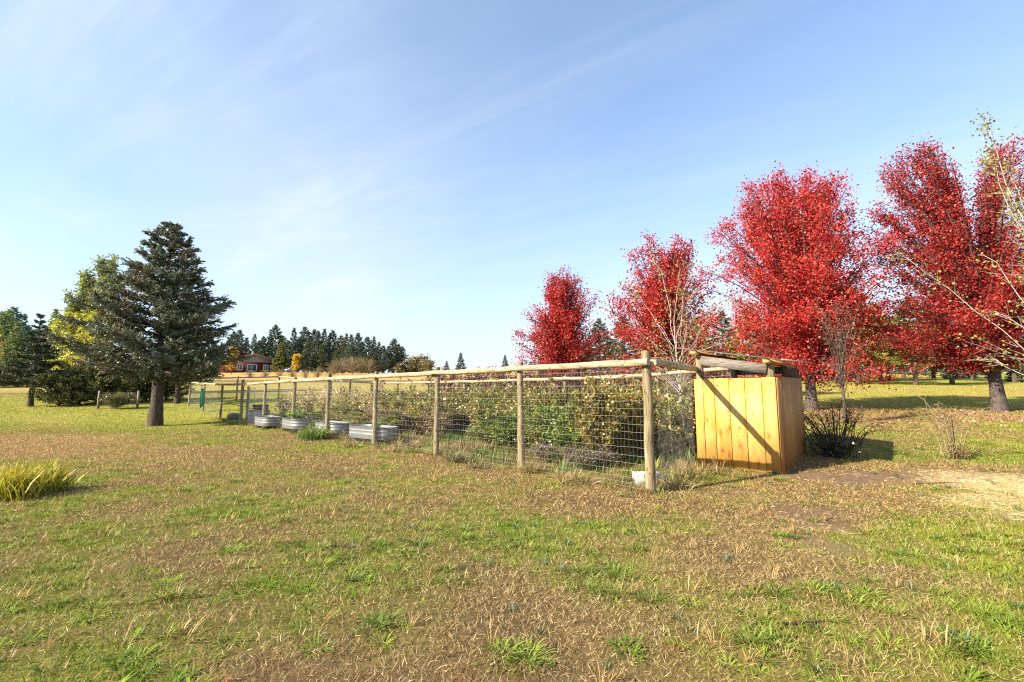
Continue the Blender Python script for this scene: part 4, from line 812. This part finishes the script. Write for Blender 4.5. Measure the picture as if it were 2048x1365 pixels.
for s_ in np.arange(1.25, 19.5, .92):
    for t_ in (3.1, 4.2, 5.3):
        kind = [0, 2, 1, 0, 4, 2][int(rng.integers(0, 6))]
        if 1.4 < s_ < 6 and t_ < 4: kind = 3 if rng.random() < .7 else 1
        if s_ < 1.4: kind = 4
        if t_ < 3.5 and (6.3 < s_ < 10.2): continue
        if t_ < 4.5 and s_ < 2.2: continue
        hs = {3.1: .68, 4.2: .84, 5.3: .94}[t_]*rng.uniform(.88, 1.08)
        p = FW(s_+rng.normal(0, .15), t_+rng.normal(0, .15)); rk = ({3.1: 'front', 4.2: 'middle', 5.3: 'back'}[t_]); rown[rk] = rown.get(rk, -1)+1; plant('garden_vine', on(p), vines[kind], vn[kind]+', '+nth(rown[rk])+' from the shed in the '+rk+' row', 'vine', GV, rng.uniform(0, 6), (1., 1., hs)); k += 1
for s_, t_, w_ in ((2.2, 1.6, 'nearest'), (2.3, 2.5, 'middle'), (2.1, 3.3, 'farthest')):
    plant('garden_vine', on(FW(s_, t_)), vines[4], w_+' of three yellow green vines behind the corner post', 'vine', GV, rng.uniform(0, 6), (.85, .85, .98))
for k, (s_, t_, kd, z_) in enumerate([(3.2, 2.0, 3, .5), (4.3, 2.2, 1, .55), (5.4, 2.1, 3, .5), (6.6, 2.3, 1, .42), (11.8, 2.0, 1, .45), (13.0, 1.6, 0, .4), (14.4, 2.0, 1, .5), (15.6, 1.9, 0, .5), (16.8, 2.2, 1, .55)]):
    plant('garden_vine', on(FW(s_, t_)), vines[kd], 'low leafy growth in front of the vines, '+nth(k)+' from the corner post', 'vine', GV, k*1.3, (.95, .95, z_))
# withered sunflowers standing above the vines
def gen_sun(seed, h):
    rg = np.random.default_rng(seed); a = MB(); bm = MB(); hb = MB(); n = 9; s = np.linspace(0, 1, n); bx_ = rg.normal(0, .12, 2)
    Q = np.c_[np.outer(s**2, bx_), s*h]; tip = Q[-1]+np.array([bx_[0]*.9, bx_[1]*.9, -.02]); Q = np.r_[Q, [tip]]; a.tube(Q, np.linspace(.014, .008, n+1), 5)
    m = 26; tq = rg.uniform(.25, 1, m); P = np.stack([np.interp(tq, s, Q[:n, c]) for c in range(3)], 1)+rg.normal(0, .05, (m, 3)); D = unit(rdir(rg, m)+np.array([0, 0, -.5])); S, Nn = frame(D, rg)
    bm.leaves(P, D, S, Nn, rg.uniform(.10, .2, m), rg.uniform(.08, .15, m), VB(P, rg))
    hn = U(np.array([bx_[0]*2, bx_[1]*2, -.25])); S1 = U(np.cross(hn, [0, 0, 1.])); S2 = np.cross(S1, hn); rd = rg.uniform(.07, .10); an = np.arange(16)/16*2*math.pi
    ring = np.cos(an)[:, None]*S1+np.sin(an)[:, None]*S2
    hb.add(np.r_[[tip+hn*.03], tip+ring*rd, [tip-hn*.03]], None, [(0, 1+k, 1+(k+1) % 16) for k in range(16)]+[(17, 1+(k+1) % 16, 1+k) for k in range(16)], (.07, .045, .025))
    hb.leaves(tip+ring*rd*.9, ring*.9+hn*.25, np.cross(ring, hn), np.tile(hn, (16, 1)), rg.uniform(.05, .1, 16), .035, np.array([[.62, .34, .04]])*rg.uniform(.6, 1.3, (16, 1)))
    return a.mesh('stem'), bm.mesh('leaves'), hb.mesh('flower_head')
suns = [gen_sun(600+k, 2.1+.08*k) for k in range(5)]
for k, (u_, d_) in enumerate(sorted([(745, 21), (762, 20.5), (800, 20), (825, 19.5), (858, 18.5), (890, 18), (955, 16.5), (985, 16.8), (1100, 14.8), (1090, 15.4), (1245, 13), (1265, 13.4), (1318, 11.8), (1335, 11.2), (1345, 10.8), (1370, 11.4), (1012, 17), (1180, 14.2)])):
    p = at(u_, d_); t_ = empty('sunflower', p, k*2.1, .93+.09*(k % 3)/2, label=nth(k)+' withered sunflower from the left rising above the garden vines', cat='sunflower', group='withered sunflowers')
    for nm, me, mt in zip(('stem', 'leaves', 'flower_head'), suns[k % 5], ('stalk', 'leaf', 'leaf')): obj(nm, me, MAT[mt], t_)
# pale dry shrubs behind the tanks
dry = [gen_bush(520+k, 1.9, .7, 34, 34, .13, TAN, asp=.45, spread=.09) for k in range(2)]; brn = gen_bush(523, 1.5, .6, 50, 20, .09, pal([[.36, .22, .12], [.46, .31, .18], [.30, .17, .10]]), asp=.4)
for k, (s_, t_, z_) in enumerate([(23.6, 1.9, .78), (22.4, 2.1, .95), (21.0, 2.4, 1.02), (19.6, 3.4, 1.05), (18.4, 3.6, 1.0), (17.2, 4.4, 1.0), (21.8, 3.6, 1.05), (16.0, 3.0, .9)]):
    plant('dry_shrub', on(FW(s_, t_)), dry[k % 2], 'pale withered shrub behind the tanks, '+nth([0, 1, 3, 4, 5, 6, 2, 7][k])+' from the gate', 'shrub', 'withered shrubs behind the tanks', k*1.4, (1, 1, z_))
for k, (s_, t_, z_) in enumerate([(12.5, 2.0, .9), (11.5, 2.4, .85), (10.4, 2.9, .9), (13.6, 2.3, .95), (14.6, 2.4, .9), (9.6, 2.6, .8)]):
    plant('dry_shrub', on(FW(s_, t_)), brn, 'reddish brown dead weeds, '+nth([3, 2, 1, 4, 5, 0][k])+' from the shed end', 'shrub', 'dead weeds in the garden', k*1.4, (1, 1, z_*.8))
# herbs in the tanks
herb = gen_bush(530, .35, .42, 60, 40, .045, pal([[.20, .36, .04], [.28, .44, .06], [.14, .28, .04]]), droop=-.3, spread=.04)
for k, (i_, dx, sc_, lab) in enumerate([(2, -.3, 1., 'bright green herbs, left clump in the full tank'), (2, .32, .95, 'bright green herbs, right clump in the full tank'), (0, .2, .45, 'small green seedlings in the nearest tank'), (4, .3, .6, 'green weeds spilling over the low middle tank')]):
    l_ = tanks[i_][1]; plant('herb_clump', (l_[0]+FD[0]*-dx, l_[1]+FD[1]*-dx, l_[2]+tanks[i_][2]+.02), herb, lab, 'herbs', None, k, sc_)
# low plants: purple flowers, tall grass clump, dry mounds along the fence
def grassclump(nm, loc, nb, ln, wd, base, label, rad=.2, cat='grass clump', lo=35, hi=88, bend=.3, tip=(.45, .42, .14), group=None):
    mb = MB(); k0 = rng.bit_generator.state
    m = nb; D = tilt_dirs(m, lo, hi); hd = D.copy(); hd[:, 2] = 0; hd = unit(hd); l_ = rng.uniform(.55, 1.1, m)*ln; w_ = rng.uniform(.7, 1.3, m)*wd
    P = np.c_[np.clip(rng.normal(0, rad*.55, (m, 2)), -rad, rad), np.zeros(m)]; mid = P+D*l_[:, None]*.55; tp = mid+unit(D+np.array([0, 0, -bend*1.5])+.2*hd)*l_[:, None]*.5; S = unit(np.cross(D, rng.normal(size=(m, 3)))); h = (w_*.5)[:, None]
    V = np.stack([P-S*h*.7, P+S*h*.7, mid+S*h, mid-S*h, tp], 1).reshape(-1, 3); k = np.arange(m)*5
    r_ = rng.random((m, 1)); c0 = (np.asarray(base[0])*(1-r_)+np.asarray(base[1])*r_)*rng.uniform(.75, 1.25, (m, 1)); c = np.stack([c0*.8, c0*.8, c0, c0, c0*.5+.5*np.asarray(tip)], 1).reshape(-1, 3)
    mb.add(V, np.stack([k, k+1, k+2, k+3], 1), np.stack([k+3, k+2, k+4], 1), c); return obj(nm, mb.mesh(nm), MAT['grass'], None, loc, label=label, cat=cat, group=group)
gg = ((.22, .32, .05), (.14, .24, .04))
p = G(628, 880); grassclump('grass_clump', on(p), 420, .62, .016, gg, 'tall green grass clump outside the fence by the half hidden tank', .42)
p = G(36, 992); grassclump('iris_clump', on(p), 520, .52, .022, ((.62, .46, .03), (.24, .32, .035)), 'yellowing iris clump with sword leaves at the left edge', .42, 'iris', 45, 86, .12, (.66, .50, .08))
p = G(92, 985); grassclump('iris_clump', on(p), 180, .34, .020, ((.66, .44, .04), (.30, .34, .035)), 'lower right end of the yellowing iris clump', .24, 'iris', 35, 82, .15, (.66, .48, .08))
gd = ((.42, .30, .13), (.30, .24, .09))
for k, (u_, v_, nb, ln, lab) in enumerate([(918, 925, 420, .30, 'dry dark grass mound outside the fence right of the third post'), (1060, 945, 260, .26, 'dry grass tuft at the foot of the second post'), (1150, 965, 260, .26, 'dry brown weed tuft under the wire near the purple flowers'), (700, 895, 240, .28, 'dry weeds at the foot of the fence by the nearest tank'), (1340, 975, 260, .28, 'dry straw tuft right of the corner post'), (960, 938, 160, .18, 'small dark dry tuft on the lawn before the fence'), (790, 905, 200, .25, 'dry weeds left of the third post'), (1375, 955, 260, .30, 'dry tuft at the left foot of the shed')]):
    grassclump('dry_tuft', on(G(u_, v_)), nb, ln, .009, gd if k not in (0, 5) else ((.20, .17, .08), (.14, .14, .06)), lab, .26, 'grass tuft', 25, 85, .3, (.58, .44, .22))
# rough low growth inside the garden: green and dry, dense along the bottom
gm = MB(); m = 900; ss = rng.uniform(-.1, 24, m); tt = rng.uniform(.15, 5.8, m); q_ = P1[None]+FD[None]*ss[:, None]+PD[None]*tt[:, None]
k_ = fbm(q_[:, 0], q_[:, 1], 1.6, 7, 2) > .5
clumps(gm, q_[k_, 0], q_[k_, 1], 34, (.14, .42), (.008, .016), ((.17, .27, .035), (.11, .20, .03)), (.36, .36, .1), 30, 85, .3, .14)
clumps(gm, q_[~k_, 0], q_[~k_, 1], 34, (.14, .42), (.007, .013), ((.46, .32, .13), (.36, .25, .12)), (.62, .48, .24), 25, 85, .3, .14)
m = 260; ss = rng.uniform(-.3, 29, m); q_ = P1[None]+FD[None]*ss[:, None]+PD[None]*rng.normal(-.02, .14, m)[:, None]
clumps(gm, q_[:, 0], q_[:, 1], 26, (.08, .24), (.006, .012), ((.46, .34, .13), (.20, .26, .05)), (.56, .46, .2), 25, 85, .3, .10)
obj('garden_weeds', gm.mesh('garden_weeds'), MAT['grass'], kind='stuff', label='rough green and dry weeds covering the garden floor', cat='weeds')
pf = gen_bush(540, .42, .42, 70, 16, .05, pal([[.20, .17, .09], [.28, .22, .12], [.12, .14, .05]]), asp=.4, spread=.05); 
def flowers(seed):
    rg = np.random.default_rng(seed); mb = MB(); n = 46; a = rg.uniform(0, 6.28, n); r_ = .42*np.sqrt(rg.random(n)); P = np.c_[np.cos(a)*r_, np.sin(a)*r_, .36*(1-.5*(r_/.45)**2)+rg.normal(0, .04, n)]; D = rdir(rg, n, .6); S, Nn = frame(D, rg)
    mb.leaves(P, D, S, Nn, rg.uniform(.03, .055, n), .035, np.array([[.17, .14, .42]])*rg.uniform(.6, 1.4, (n, 1))+rg.random((n, 1))*.12); return mb.mesh('flowers')
fm = flowers(3)
for k, (u_, v_) in enumerate([(1085, 925), (1115, 915), (1145, 928), (1180, 920), (1205, 935), (1165, 940)]):
    t_ = plant('purple_flower', on(G(u_, v_)), pf, nth([0, 1, 2, 4, 5, 3][k])+' purple flower cushion from the left behind the wire', 'flowers', 'purple flowers behind the fence', k*1.1); obj('flowers', fm, MAT['leaf'], t_, kind='stuff')
# brambles right of the shed
GREENB = pal([[.05, .08, .02], [.08, .10, .03], [.12, .10, .04]])
br = gen_bush(550, 1.25, 1.35, 48, 6, .055, GREENB, arch=.35, stem=.010, ns=7, spread=.06, top=.6)
p = at(1672, 11.3); plant('bramble', p, br, 'dark thorny bramble with arching canes in the shade right of the shed', 'bramble', None, .4, None, 'cane')
br2 = gen_bush(552, .6, .8, 60, 10, .06, GREENB, arch=.2, stem=.008, ns=3, spread=.07); plant('bramble', at(1662, 10.95), br2, 'low dense dark bramble tangle at the shed wall', 'bramble', None, 1., None, 'cane')
br3 = gen_bush(554, 1.55, 1.0, 15, 4, .05, pal([[.30, .16, .08], [.24, .2, .07]]), arch=.1, stem=.0105, ns=5, spread=.05, top=.2)
p = G(1915, 925); plant('rose_bush', on(p), br3, 'nearly bare rose bush with reddish canes on the right lawn', 'rose bush', None, .9, None, 'stalk')
br4 = gen_bush(556, .28, .22, 40, 8, .05, pal([[.30, .16, .08], [.36, .26, .12]]), stem=.004); plant('dry_shrub', on(p), br4, 'small dry weed around the foot of the rose bush', 'shrub')
# wire compost cage with ivy behind the spruce
pc = at(236, 33.5); cg_ = empty('wire_cage', pc, .1, label='low wire cage with a grey post overgrown with leaves behind the spruce', cat='cage')
for sx in (-1.35, 1.3):
    mb = MB(); mb.box((sx, 0, .65), (.06, 0, 0), (0, .05, 0), (0, 0, .65)); obj('post', mb.mesh('post'), MAT['greyboard'], cg_)
mb = MB()
for z in np.arange(.05, 1.2, .1): mb.tube([(-1.3, 0, z), (1.3, 0, z)], .006, 3, cap=False)
for x_ in np.arange(-1.3, 1.3, .12): mb.tube([(x_, .006, 0), (x_, .006, 1.2)], .005, 3, cap=False)
obj('wire_panel', mb.mesh('wire_panel'), MAT['greyboard'], cg_)
iv = gen_bush(560, 1.15, 1.1, 60, 30, .12, pal([[.10, .14, .05], [.16, .18, .08], [.28, .22, .11]]), top=.2); plant('ivy', (pc[0], pc[1]-.25, pc[2]), iv, 'leafy creeper growing inside the wire cage', 'creeper')
# sticks lying on the grass
for k, (u_, v_, ln, a) in enumerate([(1870, 971, .9, .15), (1610, 1252, .35, .1), (1660, 1040, .22, .6), (1985, 945, .25, 1.2)]):
    mb = MB(); mb.tube(np.c_[np.linspace(-ln/2, ln/2, 6), rng.normal(0, .008, 6), .012+abs(rng.normal(0, .006, 6))], np.linspace(.010, .005, 6), 5)
    obj('stick', mb.mesh('stick'), MAT['cane'], None, on(G(u_, v_)), a, label=['long thin stick on the bare soil right of the shed', 'pale stick lying in the foreground grass', 'short dark curved stick on the grass below the shed', 'small twig standing up from the straw at right'][k], cat='stick')
# ---------------------------------------------------------------- red house and car on the hill
ph = at(506, 150.); HR = .74
hs = empty('red_house', (ph[0], ph[1], ph[2]-.5), HR, 1.3, label='red house with low tan gable on the golden hill', cat='house')
def part(nm, mat, f, par=hs):
    mb = MB(); f(mb); return obj(nm, mb.mesh(nm), MAT[mat], par)
Wd, wh, ap = 5.9, 3.0, 4.9
part('wall', 'redwall', lambda m: m.box((0, 5, wh/2), (Wd, 0, 0), (0, 5, 0), (0, 0, wh/2)))
part('gable', 'cream', lambda m: m.add([(-Wd-.2, -.04, wh), (Wd+.2, -.04, wh), (0, -.04, ap), (-Wd-.2, 9.9, wh), (Wd+.2, 9.9, wh), (0, 9.9, ap)], [(0, 2, 5, 3), (1, 4, 5, 2)], [(0, 1, 2), (3, 5, 4)]))
for sx in (-1, 1):
    part('roof', 'houseroof', lambda m: m.add([(0, -.7, ap+.05), (sx*(Wd+1.1), -.7, wh-.30), (sx*(Wd+1.1), 10.5, wh-.30), (0, 10.5, ap+.05), (0, -.7, ap+.27), (sx*(Wd+1.1), -.7, wh-.08), (sx*(Wd+1.1), 10.5, wh-.08), (0, 10.5, ap+.27)], [(0, 1, 2, 3), (4, 7, 6, 5), (0, 4, 5, 1), (1, 5, 6, 2), (2, 6, 7, 3), (3, 7, 4, 0)]))
    part('fascia', 'trim', lambda m: m.add([(0, -.72, ap+.0), (sx*(Wd+1.12), -.72, wh-.36), (sx*(Wd+1.12), -.72, wh-.08), (0, -.72, ap+.28), (0, -.78, ap+.0), (sx*(Wd+1.12), -.78, wh-.36), (sx*(Wd+1.12), -.78, wh-.08), (0, -.78, ap+.28)], [(0, 1, 2, 3), (4, 5, 6, 7), (0, 1, 5, 4), (3, 2, 6, 7), (1, 2, 6, 5), (0, 3, 7, 4)]))
for (x0, x1, z0, z1) in [(-3.6, -2.5, .9, 2.35), (-1.35, .75, .7, 2.3), (2.35, 3.35, .9, 2.3), (4.0, 5.4, .9, 2.3)]:
    wn = part('window', 'glass', lambda m: m.box(((x0+x1)/2, -.03, (z0+z1)/2), ((x1-x0)/2, 0, 0), (0, .03, 0), (0, 0, (z1-z0)/2)))
    mb = MB(); t_ = .11
    for c0, h0 in ((((x0+x1)/2, -.05, z1), ((x1-x0)/2+t_, .06, t_)), (((x0+x1)/2, -.05, z0), ((x1-x0)/2+t_, .06, t_)), ((x0, -.052, (z0+z1)/2), (t_, .06, (z1-z0)/2)), ((x1, -.052, (z0+z1)/2), (t_, .06, (z1-z0)/2)), (((x0+x1)/2, -.05, (z0+z1)/2), (.05, .05, (z1-z0)/2))):
        mb.box(c0, (h0[0], 0, 0), (0, h0[1], 0), (0, 0, h0[2]))
    obj('frame', mb.mesh('frame'), MAT['frame'], wn)
# higher wing behind
part('rear_wall', 'redwall', lambda m: m.add([(-8.6, 10.02, 0), (7.6, 10.02, 0), (7.6, 10.02, 3.4), (-1.2, 10.02, 5.9), (-8.6, 10.02, 3.8), (-8.6, 18, 0), (7.6, 18, 0), (7.6, 18, 3.4), (-1.2, 18, 5.9), (-8.6, 18, 3.8)], [(0, 5, 9, 4), (1, 2, 7, 6)], [(0, 1, 2), (0, 2, 4), (4, 2, 3), (5, 7, 6), (5, 9, 7), (9, 8, 7)]))
part('rear_roof', 'houseroof', lambda m: (m.add([(-1.2, 9.4, 6.0), (-9.4, 9.4, 3.6), (-9.4, 19, 3.6), (-1.2, 19, 6.0), (-1.2, 9.4, 6.3), (-9.4, 9.4, 3.9), (-9.4, 19, 3.9), (-1.2, 19, 6.3)], [(0, 3, 2, 1), (4, 5, 6, 7), (0, 1, 5, 4), (1, 2, 6, 5), (2, 3, 7, 6)]), m.add([(-1.2, 9.4, 6.0), (8.4, 9.4, 3.2), (8.4, 19, 3.2), (-1.2, 19, 6.0), (-1.2, 9.4, 6.3), (8.4, 9.4, 3.5), (8.4, 19, 3.5), (-1.2, 19, 6.3)], [(0, 1, 2, 3), (7, 6, 5, 4), (4, 5, 1, 0), (5, 6, 2, 1), (6, 7, 3, 2)])))
part('chimney', 'trim', lambda m: m.box((3.2, 13, 5.2), (.25, 0, 0), (0, .25, 0), (0, 0, .9)))
# dark blue car beside the house
pcar = at(583, 148.); car = empty('parked_car', (pcar[0], pcar[1], pcar[2]), .1, label='dark blue car parked right of the red house', cat='car')
prof = [(-2.15, .35), (-2.2, .75), (-2.05, .95), (-1.55, 1.0), (1.2, .98), (2.0, .85), (2.2, .65), (2.15, .35)]
def ext(mb, pr, y0, y1, sh=0.): 
    n = len(pr); V = [(x, y0, z) for x, z in pr]+[(x, y1, z) for x, z in pr]; mb.add(V, [(k, (k+1) % n, n+(k+1) % n, n+k) for k in range(n)], [(0, k+1, k) for k in range(1, n-1)]+[(n, n+k, n+k+1) for k in range(1, n-1)])
part('body', 'carpaint', lambda m: ext(m, prof, -.85, .85), car); part('cabin', 'glass', lambda m: ext(m, [(-1.75, .985), (-1.35, 1.42), (.35, 1.44), (1.1, .985)], -.74, .74), car); part('car_roof', 'carpaint', lambda m: ext(m, [(-1.40, 1.43), (-1.3, 1.50), (.25, 1.52), (.42, 1.44)], -.72, .72), car)
for sx in (-1.35, 1.35):
    for sy in (-.8, .8):
        wl = part('wheel', 'rubber', lambda m: m.tube([(sx, sy-.1, .32), (sx, sy+.1, .32)], .32, 16), car); part('rim', 'steel', lambda m: m.tube([(sx, sy-.115, .32), (sx, sy+.115, .32)], .18, 12), wl)
